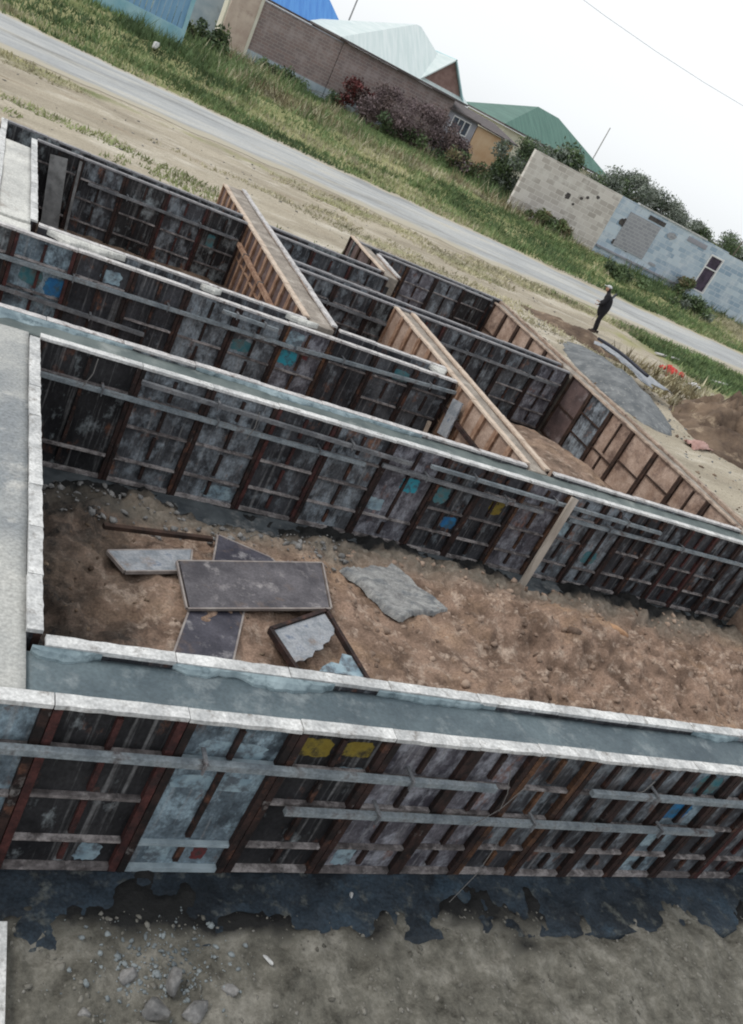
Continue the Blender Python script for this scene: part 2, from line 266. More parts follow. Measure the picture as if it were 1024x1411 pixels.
def np_mesh(name, co, faces, mats, mi=None, smooth=False, attr=None):
    me = bpy.data.meshes.new(name); n = faces.shape[1]
    me.vertices.add(len(co)); me.vertices.foreach_set('co', co.astype(np.float32).ravel())
    me.loops.add(faces.size); me.loops.foreach_set('vertex_index', faces.astype(np.int32).ravel())
    me.polygons.add(len(faces)); me.polygons.foreach_set('loop_start', np.arange(0, faces.size, n, dtype=np.int32))
    for q in mats: me.materials.append(M[q] if isinstance(q, str) else q)
    if mi is not None: me.polygons.foreach_set('material_index', mi.astype(np.int32))
    me.update(calc_edges=True)
    if smooth: me.polygons.foreach_set('use_smooth', np.ones(len(faces), bool))
    if attr is not None:
        a = me.attributes.new('mask', 'FLOAT', 'POINT'); a.data.foreach_set('value', attr.astype(np.float32).ravel())
    me.validate(); return me
_perm = np.random.default_rng(11).random((256, 256))
def vnoise(x, y):
    xi = np.floor(x).astype(int); yi = np.floor(y).astype(int); fx = x - xi; fy = y - yi
    fx = fx * fx * (3 - 2 * fx); fy = fy * fy * (3 - 2 * fy)
    g = lambda a, b: _perm[a & 255, b & 255]
    return (g(xi, yi) * (1 - fx) + g(xi + 1, yi) * fx) * (1 - fy) + (g(xi, yi + 1) * (1 - fx) + g(xi + 1, yi + 1) * fx) * fy
def fbm(x, y, s=1.0, o=5, gain=.5):
    r = 0; a = 1; t = 0
    for k in range(o):
        r = r + a * (vnoise(x * s + 17.3 * k, y * s + 9.1 * k) - .5); t += a; a *= gain; s *= 2.03
    return r / t * 2
sstep = lambda a, b, x: np.clip((x - a) / (b - a), 0, 1) ** 2 * (3 - 2 * np.clip((x - a) / (b - a), 0, 1))
def project(p):
    d = Vector(p) - Vector((0, 0, 4)); w = d.dot(FW)
    if w < .1: return (-9999, -9999)
    return (512 + 1208.75 * d.dot(RT) / w, 705.5 - 1208.75 * d.dot(UP) / w)
def inframe(ps, mg=10):
    return any(-10 < x < 1024 + mg and -10 < y < 1411 + mg for x, y in (project(p) for p in ps))
ORD = 'first second third fourth fifth sixth seventh eighth ninth tenth eleventh twelfth thirteenth fourteenth fifteenth sixteenth seventeenth eighteenth nineteenth twentieth'.split()

# ------------------------------------------------------------------ terrain
def terrain(x, y):
    z = -.6 + .7 * sstep(41, 52, y) + sstep(60, 200, y) * .3
    rough = 1 - .97 * sstep(29.3, 30.8, y) * (1 - sstep(40.2, 41.5, y))
    z = z + rough * .07 * fbm(x, y, .35, 4) + rough * .035 * fbm(x, y, 1.6, 3)
    return z
def axis(fine0, fine1, step, lo, hi):
    a = list(np.arange(fine0, fine1 + 1e-6, step)); s = step; v = fine1
    while v < hi: s *= 1.25; v += s; a.append(v)
    s = step; v = fine0; b = []
    while v > lo: s *= 1.25; v -= s; b.append(v)
    return np.array(b[::-1] + a)
PX0, PX1, PY0, PY1 = -4.0, 13.8, -3.0, 19.1
xs = axis(-4.0, 44.0, .2, -900, 1500); ys = axis(-3.1, 62.0, .2, -300, 2200)
xs[np.argmin(abs(xs - PX1))] = PX1; ys[np.argmin(abs(ys - PY1))] = PY1
X, Y = np.meshgrid(xs, ys); Z = terrain(X, Y)
cxs = (xs[1:] + xs[:-1]) / 2; cys = (ys[1:] + ys[:-1]) / 2; CX, CY = np.meshgrid(cxs, cys)
keep = ~((CX > PX0) & (CX < PX1) & (CY > PY0) & (CY < PY1)) & ~((CX > 9.2) & (CX < PX1) & (CY < 21.5) & (CY > 19))
def green_mask(x, y):
    n = fbm(x, y, .25, 4); n2 = fbm(x * .35, y, .5, 4)
    g = sstep(38.3, 40.0, y + .5 * n)
    g = np.maximum(g, sstep(23, 26.5, x + 2 * n) * sstep(22.5, 26, y + 1.5 * n) * (1 - sstep(29.8, 31.5, y)) * .95)
    g = np.maximum(g, .6 * sstep(.08, .5, n2) * sstep(24, 27, y) * (1 - sstep(30.5, 31.5, y)))
    g = np.maximum(g, .3 * sstep(.15, .5, n2) * (y > 19))
    g = np.maximum(g, (.42 + .5 * n2) * np.exp(-((y - 30.6) / .9) ** 2) * (1 - sstep(7, 14, x)))
    g = np.maximum(g, sstep(19, 24, x) * sstep(10, 19, y) * .45 * sstep(-.2, .3, n))
    return g
gm = mat('ground_mix', (.28, .245, .19), (.41, .365, .288), .7, c3=(.53, .49, .415), s3=.9, lo3=.5, hi3=.7, rough=.95, bump=.7, bscale=6, bdist=.05, stretch=(.45, 1.3, 1), spec=.1, grain=.28, c4=(.26, .215, .16), s4=1.4, lo4=.54, hi4=.7)
t = gm.node_tree; N = t.nodes; L = t.links; b = N['Principled BSDF']
src = b.inputs['Base Color'].links[0].from_socket
at = N.new('ShaderNodeAttribute'); at.attribute_name = 'mask'
tc = N.new('ShaderNodeTexCoord'); n1 = N.new('ShaderNodeTexNoise'); n1.inputs['Scale'].default_value = 1.1; n1.inputs['Detail'].default_value = 9; n1.inputs['Roughness'].default_value = .7
L.new(tc.outputs['Object'], n1.inputs['Vector'])
ad = N.new('ShaderNodeMath'); ad.operation = 'ADD'; L.new(at.outputs['Fac'], ad.inputs[0]); L.new(n1.outputs['Fac'], ad.inputs[1])
mr = N.new('ShaderNodeMapRange'); mr.inputs['From Min'].default_value = .72; mr.inputs['From Max'].default_value = 1.05; L.new(ad.outputs[0], mr.inputs['Value'])
n2 = N.new('ShaderNodeTexNoise'); n2.inputs['Scale'].default_value = .5; n2.inputs['Detail'].default_value = 9; L.new(tc.outputs['Object'], n2.inputs['Vector'])
cr = N.new('ShaderNodeValToRGB'); cr.color_ramp.elements[0].position = .35; cr.color_ramp.elements[0].color = (.15, .17, .07, 1); cr.color_ramp.elements[1].position = .65; cr.color_ramp.elements[1].color = (.32, .3, .16, 1)
L.new(n2.outputs['Fac'], cr.inputs[0])
mx = N.new('ShaderNodeMix'); mx.data_type = 'RGBA'; L.new(mr.outputs[0], mx.inputs[0]); L.new(src, mx.inputs[6]); L.new(cr.outputs[0], mx.inputs[7]); L.new(mx.outputs[2], b.inputs['Base Color'])
ground = link('ground', grid_mesh('ground', xs, ys, Z, [gm], keep, green_mask(X, Y))); ground['kind'] = 'structure'

# gravel road
rx = axis(-10, 60, .4, -300, 600); ry = np.linspace(0, 1, 30)
near = lambda x: 31.4 + .25 * fbm(x, x * 0 + 3.3, .22, 4) * 2 + .5 * fbm(x, x * 0 + 1.3, 1.1, 4) + .0006 * np.clip(x - 10, 0, 40) ** 2
far = lambda x: 39.6 + .5 * fbm(x, x * 0 + 4.3, 1.1, 4) - .06 * np.clip(x, 0, 40) + .35 * fbm(x, x * 0 + 8.3, .22, 4) * 2 + .004 * np.clip(x - 20, 0, 60) ** 1.7
RX, RY = np.meshgrid(rx, ry); Yr = near(RX) + (far(RX) - near(RX)) * RY
co = np.stack([RX, Yr, terrain(RX, Yr) + .01], -1).reshape(-1, 3)
ii = np.arange(co.shape[0]).reshape(RX.shape); q = np.stack([ii[:-1, :-1], ii[:-1, 1:], ii[1:, 1:], ii[1:, :-1]], -1).reshape(-1, 4)
rm_ = M['road']; t = rm_.node_tree; N = t.nodes; L = t.links; b = N['Principled BSDF']; src = b.inputs['Base Color'].links[0].from_socket
at = N.new('ShaderNodeAttribute'); at.attribute_name = 'mask'; tc = N.new('ShaderNodeTexCoord'); mp = N.new('ShaderNodeMapping'); mp.inputs['Scale'].default_value = (.35, 1.2, 1); L.new(tc.outputs['Object'], mp.inputs[0])
n1 = N.new('ShaderNodeTexNoise'); n1.inputs['Scale'].default_value = .9; n1.inputs['Detail'].default_value = 9; n1.inputs['Roughness'].default_value = .7; L.new(mp.outputs[0], n1.inputs['Vector'])
ad = N.new('ShaderNodeMath'); ad.operation = 'ADD'; L.new(at.outputs['Fac'], ad.inputs[0]); L.new(n1.outputs['Fac'], ad.inputs[1])
mr = N.new('ShaderNodeMapRange'); mr.inputs['From Min'].default_value = .95; mr.inputs['From Max'].default_value = 1.2; L.new(ad.outputs[0], mr.inputs['Value'])
mx = N.new('ShaderNodeMix'); mx.data_type = 'RGBA'; L.new(mr.outputs[0], mx.inputs[0]); L.new(src, mx.inputs[6]); mx.inputs[7].default_value = (.4, .365, .29, 1); L.new(mx.outputs[2], b.inputs['Base Color'])
edge = np.clip(np.maximum(1 - RY / .3, 1 - (1 - RY) / .16), 0, 1)
road = link('road', np_mesh('road', co, q, ['road'], smooth=True, attr=edge)); road['kind'] = 'structure'

# the dug-out floor of the excavation
px = np.arange(PX0, PX1 + .31, .04); py = np.arange(PY0, 21.62, .04)
X, Y = np.meshgrid(px, py)
def pit(x, y):
    front = -1.585 + .05 * fbm(x, y, .9, 5) + .06 * fbm(x, y, 4, 4) + .03 * (1 - 2 * abs(fbm(x, y, 7, 3))) - .015
    front -= .2 * sstep(3.62, 4.12, y + .75 * fbm(x, x * 0 + 1.7, 1.3, 5) + .35 * fbm(x, y, 3, 4))
    bay = -1.46 + .12 * fbm(x, y, .55, 5) + .13 * fbm(x, y, 2.6, 5, .6) + .07 * (1 - 2 * abs(fbm(x, y, 4.5, 4, .6))) - .06 + .06 * fbm(x, y, 9, 3)
    bay += .34 * np.exp(-((x - 8.3) / 1.5) ** 2 - ((y - 7.9) / .6) ** 2) + .32 * np.exp(-((x - 10.6) / .9) ** 2 - ((y - 7.0) / .6) ** 2) + .2 * np.exp(-((x - 6.9) / .8) ** 2 - ((y - 6.6) / .5) ** 2) - .05 * (x < 2.5) + .10 * (.5 - abs(fbm(x, y, 1.3, 5, .55)) * 2.2)
    flat = sstep(2.0, 2.5, x) * (1 - sstep(6.6, 7.2, x)) * sstep(5.8, 6.1, y) * (1 - sstep(8.5, 8.9, y))
    bay = bay * (1 - flat) + flat * (-1.465 + .5 * (bay + 1.46))
    bay -= .2 * sstep(8.85, 9.5, y + .45 * fbm(x, x * 0 + 5.7, .9, 5) + .16 * fbm(x, y, 4, 3) - .12 * (x > 6))
    back = -1.5 + .5 * sstep(8.9, 10.4, x) * np.exp(-((y - 13.2) / 2.6) ** 2) + .1 * fbm(x, y, .8, 5) + .03 * fbm(x, y, 5, 3) - .3 * sstep(.9, .1, np.minimum(abs(y - 16.5), abs(13.4 - x)) + .2 * fbm(x, y, 2, 3))
    return np.where(y < 4.35, front, np.where(y < 9.85, bay, back))
pm = mat('pit_mix', (.12, .082, .062), (.28, .195, .148), 2.6, c3=(.4, .315, .255), s3=5, lo3=.52, hi3=.66, c4=(.33, .225, .155), s4=.9, lo4=.5, hi4=.7, grain=.3, rough=.95, bump=.9, bscale=18, bdist=.025, spec=.1)
t = pm.node_tree; N = t.nodes; L = t.links; b = N['Principled BSDF']; src = b.inputs['Base Color'].links[0].from_socket
at = N.new('ShaderNodeAttribute'); at.attribute_name = 'mask'; tc = N.new('ShaderNodeTexCoord')
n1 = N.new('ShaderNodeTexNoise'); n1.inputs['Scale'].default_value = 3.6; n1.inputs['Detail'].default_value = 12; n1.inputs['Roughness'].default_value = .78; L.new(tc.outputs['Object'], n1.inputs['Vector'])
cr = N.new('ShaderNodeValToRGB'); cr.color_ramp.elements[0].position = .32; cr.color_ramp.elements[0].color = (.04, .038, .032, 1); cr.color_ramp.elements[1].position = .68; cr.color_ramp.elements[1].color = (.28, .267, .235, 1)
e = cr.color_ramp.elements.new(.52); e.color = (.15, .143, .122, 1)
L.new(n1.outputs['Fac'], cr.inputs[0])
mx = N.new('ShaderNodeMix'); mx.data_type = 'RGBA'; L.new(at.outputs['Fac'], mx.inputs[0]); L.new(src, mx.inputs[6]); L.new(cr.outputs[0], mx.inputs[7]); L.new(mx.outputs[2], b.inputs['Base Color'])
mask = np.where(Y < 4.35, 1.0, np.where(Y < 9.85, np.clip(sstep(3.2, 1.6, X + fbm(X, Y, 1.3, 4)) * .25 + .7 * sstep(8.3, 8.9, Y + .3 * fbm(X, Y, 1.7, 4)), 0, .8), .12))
wet = N.new('ShaderNodeAttribute'); wet.attribute_name = 'wet'; nz = N.new('ShaderNodeMath'); nz.operation = 'ADD'; L.new(wet.outputs['Fac'], nz.inputs[0]); L.new(n1.outputs['Fac'], nz.inputs[1])  # holds damp soil and the painted shade of the left wall
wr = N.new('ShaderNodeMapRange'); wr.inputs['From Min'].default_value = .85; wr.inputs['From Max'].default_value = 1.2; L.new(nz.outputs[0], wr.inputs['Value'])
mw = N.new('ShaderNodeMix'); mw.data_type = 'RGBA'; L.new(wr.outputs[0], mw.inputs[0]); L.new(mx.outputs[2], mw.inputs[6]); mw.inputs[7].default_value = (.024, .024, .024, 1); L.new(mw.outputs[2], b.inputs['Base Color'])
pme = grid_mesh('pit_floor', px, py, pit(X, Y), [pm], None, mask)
wet_shade = np.where(Y < 4.35, sstep(3.2, 3.95, Y + .55 * fbm(X, Y, 1.3, 5)), np.where(Y < 9.85, np.maximum(.8 * sstep(8.7, 9.3, Y + .3 * fbm(X, Y, 1.4, 4)), .6 * (1 - sstep(1.6, 4.2, X + .8 * fbm(X, Y, 1.2, 4)))), 0))  # damp along the footings; left end darkened as the left wall's painted shadow
a_ = pme.attributes.new('wet', 'FLOAT', 'POINT'); a_.data.foreach_set('value', wet_shade.astype(np.float32).ravel())
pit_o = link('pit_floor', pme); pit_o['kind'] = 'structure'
# cut banks of the excavation
mb = MB()
for (x0, y0, x1, y1) in ((PX0, PY0, PX0, PY1), (PX0, PY0, PX1, PY0), (PX1, PY0, PX1, 9.4), (PX0, PY1, .4, PY1)):
    n = 40
    for k in range(n):
        a = Vector((x0 + (x1 - x0) * k / n, y0 + (y1 - y0) * k / n, 0)); c = Vector((x0 + (x1 - x0) * (k + 1) / n, y0 + (y1 - y0) * (k + 1) / n, 0))
        mb.add([(a.x, a.y, -2), (c.x, c.y, -2), (c.x, c.y, float(terrain(c.x, c.y)) + .01), (a.x, a.y, float(terrain(a.x, a.y)) + .01)], [(0, 1, 2, 3)])
bank = mb.build('excavation_bank', 'soil'); bank['kind'] = 'structure'

# ------------------------------------------------------------------ formwork panels
H = 1.6; D = .10
_cache = {}
def cached(key, fn):
    if key not in _cache: _cache[key] = fn()
    return _cache[key]
def rail_mesh(w, m, var):
    r = random.Random(var * 13 + int(w * 100)); mb = MB(); n = 9; vs = []; fs = []
    for i in range(n + 1):
        x = .004 + (w - .008) * i / n
        j = [r.uniform(-.006, .004) for _ in range(4)]
        vs += [(x, -.004 + j[0], H - .034), (x, D + .002, H - .034), (x, D + .002, H + j[2] * .4), (x, -.006 + j[0] + .004, H + j[3] * .4)]
    for i in range(n):
        for k in range(4): fs.append((i * 4 + k, (i + 1) * 4 + k, (i + 1) * 4 + (k + 1) % 4, i * 4 + (k + 1) % 4))
    fs += [(3, 2, 1, 0), tuple(n * 4 + k for k in range(4))]
    mb.add(vs, [f[::-1] for f in fs]); return mb.mesh('top_rail', m)
def panel(loc, rz, w, st, label, group, full=True, var=0):
    t = thing('formwork_panel', label, 'formwork panel', loc, rz, group)
    w = round(w, 3); sh, rib, fr, ed = st['sheet'], st['rib'], st['frame'], st['edge']; zr = st.get('zr', (.4, .8, 1.2)); fw = st.get('fw', .05)
    link('sheet', cached(('sh', w, sh), lambda: MB().box(.005, w - .005, .052, D, 0.004, H - .036).mesh('sheet', sh)), t)
    v = var % 4
    link('top_rail', cached(('tr', w, ed, v), lambda: rail_mesh(w, ed, v)), t)
    sm = cached(('sf', fr, fw), lambda: MB().box(0, fw, 0, .0515, .002, H - .036).mesh('side_rail', fr))
    link('side_rail', sm, t, (.004, 0, 0)); link('side_rail', sm, t, (w - fw - .004, 0, 0))
    if full:
        zr = zr if (var % 5) or len(zr) < 3 else (zr[0], zr[2])
        x0, x1 = fw + .006, w - fw - .006
        rm = cached(('rb', w, rib, fw), lambda: MB().box(x0, x1, .006, .0505, -.014, .014).mesh('cross_rib', rib))
        for z in zr: link('cross_rib', rm, t, (0, 0, z + .03 * math.sin(var * 7 + z * 5)))
        link('bottom_rail', cached(('bt', w, rib, fw), lambda: MB().box(x0, x1, .004, .051, .004, .05).mesh('bottom_rail', rib)), t)
        if st.get('stiff', True) and True:
            zs = [.06] + [z for z in zr] + [H - .038]
            def mk():
                mb = MB()
                for a, c in zip(zs[:-1], zs[1:]): mb.box(w * .5 - .02, w * .5 + .02, .016, .0508, a + .05, c - .05)
                return mb.mesh('stiffener', fr)
            link('stiffener', cached(('stf', w, fr, fw, zr), mk), t)
    return t

DARK = dict(sheet='sheet_dark', rib='rib_grey', frame='rib_rust_shade', edge='edge_pale')
GREY = dict(DARK, sheet='sheet_grey')
def sty(base, **k): d = dict(base); d.update(k); return d
LOOK = {'sheet_dark': 'dark', 'sheet_grey': 'grey smeared', 'sheet_mauve': 'mauve grey', 'sheet_blue': 'pale blue', 'sheet_black': 'blackened', 'sheet_ply': 'brown plywood', 'sheet_ply_dark': 'dark plywood'}
PANELS = {}
def run(key, axis_, a, b, c, nrm, st, where, group, full=True, joints=None, styles=None, count='from the left', rev=False, width=.87):
    """a row of panels along one wall face; outer face at coordinate c, outward normal nrm"""
    if joints is None:
        n = max(1, round(abs(b - a) / width)); joints = [a + (b - a) * k / n for k in range(n + 1)]
    segs = list(zip(joints[:-1], joints[1:]))
    if rev: segs = segs[::-1]
    k = 0; out = []
    for i, (p, q) in enumerate(segs):
        w = q - p; jit = rnd.uniform(-.004, .004); jr = R(rnd.uniform(-.25, .25))
        if axis_ == 'x':
            ends = [(p, c, 0), (q, c, 0), ((p + q) / 2, c, -.8), (p, c, -.5), (q, c, -.5)]
            loc, rz = ((p, c + jit, -H), 0) if nrm < 0 else ((q, c + jit, -H), math.pi)
        else:
            ends = [(c, p, 0), (c, q, 0), (c, (p + q) / 2, -.8), (c, p, -.5), (c, q, -.5)]
            loc, rz = ((c + jit, q, -H), -math.pi / 2) if nrm < 0 else ((c + jit, p, -H), math.pi / 2)
        if not inframe(ends, 70): continue
        s = sty(st, **(styles or {}).get(k, {}))
        if full and s['frame'] == 'rib_rust_shade' and (k * 7 + len(key)) % 5 == 1: s['frame'] = 'rib_red' if k % 2 else 'rib_orange'
        lab = f"{LOOK[s['sheet']]} formwork panel, {ORD[k]} {count}, {where}"
        out.append(panel((loc[0], loc[1], loc[2] + rnd.uniform(-.006, .006)), rz + jr, w, s, lab, group, full, i + len(key) * 3)); k += 1
    PANELS[key] = out; return out

def S_(s_, **k):
    return dict(sheet='sheet_' + s_, **k)
W4 = dict(DARK, edge='edge_white', fw=.06, zr=(.34, .78, 1.18))
run('front_out', 'x', 0, 0, 4.05, -1, W4, 'on the front wall near face', 'panels on the near face of the front wall',
    joints=[-.55, .3, 1.17, 2.04, 2.88, 3.66, 4.46, 5.1, 5.75, 6.4, 7.02, 7.66, 8.3, 8.95, 9.6, 10.3, 11],
    styles={0: S_('blue'), 1: S_('black'), 2: S_('blue', rib='rib_blue'), 3: S_('black'), 4: S_('mauve'), 5: S_('mauve'), 6: S_('dark'), 7: S_('dark'), 8: S_('grey'), 9: S_('blue'), 10: S_('dark')})
run('front_in', 'x', 1.12, 11.0, 4.68, 1, dict(W4), 'on the front wall pit side', 'panels on the pit side of the front wall', full=False, count='from the left corner')
W3 = dict(DARK, edge='edge_white', zr=(.36, .77, 1.18))
run('second_out', 'x', 0, 0, 9.55, -1, W3, 'on the wall behind the pit', 'panels on the wall behind the soil pit',
    joints=[1.12, 2.27, 3.14, 4.02, 4.88, 5.76, 6.68, 7.42, 8.15, 8.98, 9.75, 10.4, 11.05, 11.7, 12.35, 13.0, 13.75, 14.5, 15.3],
    styles={0: S_('black'), 1: S_('grey'), 2: S_('grey'), 3: S_('dark'), 4: S_('grey'), 5: S_('mauve'), 6: S_('dark'), 7: S_('dark'), 8: S_('mauve'), 9: S_('grey'), 10: S_('grey')}, count='from the left corner')
run('second_in1', 'x', -.6, 8.36, 10.16, 1, dict(W3, edge='edge_pale'), 'left on the second wall far side', 'panels on the far side of the second long wall', full=False)
run('second_in2', 'x', 8.92, 13.4, 10.16, 1, dict(W3, edge='edge_pale'), 'right on the second wall far side', 'panels on the far side of the second long wall', full=False)
run('third_out', 'x', -.85, 8.36, 12.95, -1, dict(DARK, edge='edge_pale'), 'on the third long wall near face', 'panels on the near face of the third long wall',
    styles={0: S_('black'), 1: S_('blue'), 2: S_('dark'), 3: S_('dark'), 4: S_('grey'), 5: S_('grey'), 6: S_('mauve'), 7: S_('dark'), 8: S_('grey'), 9: S_('grey'), 10: S_('dark')})
run('third_in1', 'x', 1.12, 5.48, 13.6, 1, dict(DARK, edge='edge_pale'), 'left on the third wall far side', 'panels on the far side of the third long wall', full=False)
run('third_in2', 'x', 6.12, 8.36, 13.6, 1, dict(DARK, edge='edge_pale'), 'right on the third wall far side', 'panels on the far side of the third long wall', full=False)
FARD = dict(DARK, edge='edge_dull', sheet='sheet_black')
run('farleft_in', 'x', 1.12, 5.48, 18.75, -1, FARD, 'inside the far left bay', 'panels inside the far left bay', styles={1: S_('dark'), 3: S_('dark')}, count='from the pale concrete')
run('farleft_out', 'x', .5, 5.48, 19.4, 1, FARD, 'on the far left wall outside', 'panels on the sandy side of the far left wall', full=False)
run('farmid_in', 'x', 6.12, 9.05, 18.75, -1, dict(FARD, sheet='sheet_grey'), 'inside the far middle bay', 'panels inside the far middle bay', count='from the left')
run('farmid_out', 'x', 6.12, 9.05, 19.4, 1, FARD, 'on the far middle wall outside', 'panels on the sandy side of the far middle wall', full=False)
run('farright_in', 'x', 9.68, 13.4, 21.2, -1, dict(FARD, sheet='sheet_grey'), 'inside the far right bay', 'panels inside the far right bay', styles={1: S_('mauve'), 3: S_('black')})
run('farright_out', 'x', 9.1, 14.0, 21.75, 1, FARD, 'on the far right wall outside', 'panels on the sandy side of the far right wall', full=False)
run('middle_out', 'x', 6.12, 13.4, 16.6, -1, dict(DARK, edge='edge_dull'), 'on the inner middle wall near face', 'panels on the near face of the inner middle wall',
    styles={2: S_('black'), 3: S_('dark'), 6: S_('grey'), 7: S_('mauve')})
run('middle_in', 'x', 6.12, 13.4, 17.15, 1, dict(DARK, edge='edge_dull'), 'on the inner middle wall far side', 'panels on the far side of the inner middle wall', full=False)
PLY = dict(sheet='sheet_ply', rib='rib_ply', frame='rib_ply', edge='edge_wood', zr=(.82,), fw=.05, stiff=False)
STUD = dict(PLY, sheet='sheet_ply_dark', rib='rib_wood', frame='rib_wood', zr=(.8,), fw=.06)
run('cross1_l', 'y', 13.7, 21.9, 5.48, -1, STUD, 'first cross wall, left face', 'panels on the left face of the first cross wall', count='from the near end', width=.5)
run('cross1_r', 'y', 13.7, 22.2, 6.12, 1, dict(PLY, edge='edge_pale'), 'first cross wall, right face', 'panels on the right face of the first cross wall', full=False, count='from the near end')
run('cross2_l', 'y', 10.2, 16.55, 8.38, -1, dict(STUD, sheet='sheet_ply'), 'second cross wall, left face', 'panels on the left face of the second cross wall', count='from the near end', width=.55)
run('cross2_r', 'y', 10.2, 16.55, 8.9, 1, PLY, 'second cross wall, right face', 'panels on the right face of the second cross wall', full=False, count='from the near end')
run('cross3_l', 'y', 19.45, 22.1, 9.1, -1, dict(PLY, sheet='sheet_ply_dark'), 'short far cross wall, left face', 'panels on the left face of the short far cross wall', count='from the near end', full=False)
run('cross3_r', 'y', 19.45, 21.1, 9.66, 1, dict(PLY, edge='edge_pale'), 'short far cross wall, right face', 'panels on the right face of the short far cross wall', count='from the near end', full=False)
run('right_in', 'y', 10.2, 16.55, 13.45, -1, dict(PLY, edge='edge_rail'), 'inside the right wall', 'panels inside the right wall', count='from the near end', styles={0: S_('ply', zr=(1.0,)), 1: S_('ply', zr=(.95,), stiff=True), 2: S_('ply', zr=(.5, 1.1)), 3: S_('ply', zr=(.9,)), 4: S_('ply', zr=(.7,), stiff=True), 5: S_('grey', zr=(.6, 1.05)), 6: S_('ply_dark', zr=(.8,)), 7: S_('ply_dark')})
run('right_in2', 'y', 17.2, 21.15, 13.45, -1, dict(PLY, edge='edge_rail'), 'inside the right wall far part', 'panels inside the far part of the right wall', count='from the near end')
run('right_out', 'y', 9.6, 21.7, 14.0, 1, dict(PLY, edge='edge_rail'), 'right wall gravel heap side', 'panels on the outer side of the right wall', full=False, count='from the near end')
run('left_near', 'y', 4.72, 9.5, 1.11, 1, W4, 'at the soil pit left end', 'panels lining the left end of the soil pit', full=False, count='from the near corner', width=.6)
run('left_far', 'y', 13.66, 18.7, 1.11, 1, dict(W4, edge='edge_white'), 'at the far left bay end', 'panels lining the left end of the far left bay', full=False, count='from the near corner', width=.8)
run('left_far_out', 'y', 13.66, 19.4, .46, -1, dict(W4, edge='edge_white'), 'outside the far left concrete', 'panels on the outer side of the far left concrete', full=False, count='from the near end')

# ------------------------------------------------------------------ concrete walls
def wall(label, x0, x1, y0, y1, top, m, amp=.012, step=.06, foot=None):
    nx = max(2, int((x1 - x0) / step)); ny = max(2, int((y1 - y0) / step))
    gx = np.linspace(x0, x1, nx + 1); gy = np.linspace(y0, y1, ny + 1); Xg, Yg = np.meshgrid(gx, gy)
    Zg = top + amp * fbm(Xg, Yg, 1.3, 4) * 1.5 + amp * .6 * fbm(Xg, Yg, 6, 3)
    co = [tuple(p) for p in np.stack([Xg, Yg, Zg], -1).reshape(-1, 3)]; W = nx + 1
    fs = [(j * W + i, j * W + i + 1, (j + 1) * W + i + 1, (j + 1) * W + i) for j in range(ny) for i in range(nx)]
    ring = [i for i in range(W)] + [j * W + nx for j in range(1, ny + 1)] + [ny * W + i for i in range(nx - 1, -1, -1)] + [j * W for j in range(ny - 1, 0, -1)]
    o = len(co); co += [(co[i][0], co[i][1], -1.72) for i in ring]; n = len(ring)
    fs += [(ring[k], o + k, o + (k + 1) % n, ring[(k + 1) % n]) for k in range(n)]
    t = thing('foundation_wall', label, 'concrete wall', ((x0 + x1) / 2, (y0 + y1) / 2, -1.72), 0, 'poured foundation walls')
    mb = MB(); mb.add(co, fs); me = mb.mesh('concrete_core', m); me.transform(Matrix.Translation((-(x0 + x1) / 2, -(y0 + y1) / 2, 1.72)))
    me.polygons.foreach_set('use_smooth', [True] * (nx * ny) + [False] * n)
    link('concrete_core', me, t); return t
e = .004
w_front = wall('long foundation wall across the foreground, filled with dark wet concrete', 1.01, 11, 4.15 + e, 4.58 - e, -.07, 'conc_wet', .014)
w_front2 = wall('wide pale concrete wall end at the left edge beside the soil pit', .3, 1.005, 4.15 + e, 9.65 - e, -.035, 'conc_grey', .012)
w_second = wall('second long foundation wall behind the soil pit, greenish damp concrete', -.9, 16, 9.65 + e, 10.06 - e, -.055, 'conc_green', .014)
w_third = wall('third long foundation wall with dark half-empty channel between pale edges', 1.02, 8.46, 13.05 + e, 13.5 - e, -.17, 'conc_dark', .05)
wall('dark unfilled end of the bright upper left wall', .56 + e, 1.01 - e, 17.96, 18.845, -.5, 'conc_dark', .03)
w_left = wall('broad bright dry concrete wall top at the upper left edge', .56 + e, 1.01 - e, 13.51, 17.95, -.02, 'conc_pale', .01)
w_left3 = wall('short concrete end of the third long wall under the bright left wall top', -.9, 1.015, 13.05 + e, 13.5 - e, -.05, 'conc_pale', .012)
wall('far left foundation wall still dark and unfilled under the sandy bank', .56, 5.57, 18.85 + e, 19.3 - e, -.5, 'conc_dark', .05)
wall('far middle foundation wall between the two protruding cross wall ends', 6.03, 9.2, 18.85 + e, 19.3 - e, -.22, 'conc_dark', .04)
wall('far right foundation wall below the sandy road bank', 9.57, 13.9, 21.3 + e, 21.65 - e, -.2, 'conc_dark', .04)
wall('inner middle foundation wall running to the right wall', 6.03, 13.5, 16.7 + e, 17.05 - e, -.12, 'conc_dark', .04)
wall('first cross wall, pale brown concrete ending in a stub on the sand', 5.58 + e, 6.02 - e, 13.51, 22.2, -.045, 'conc_brown', .014)
wall('second cross wall with wooden edges running to the soil pit wall', 8.48 + e, 8.8 - e, 10.07, 16.69, -.05, 'conc_brown', .014)
wall('short far cross wall stub beside the sandy bank', 9.2 + e, 9.56 - e, 19.31, 22.1, -.06, 'conc_brown', .02)
wall('right foundation wall with wooden formwork beside the gravel heap', 13.55 + e, 13.9 - e, 10.07, 21.29, -.05, 'conc_brown', .015)

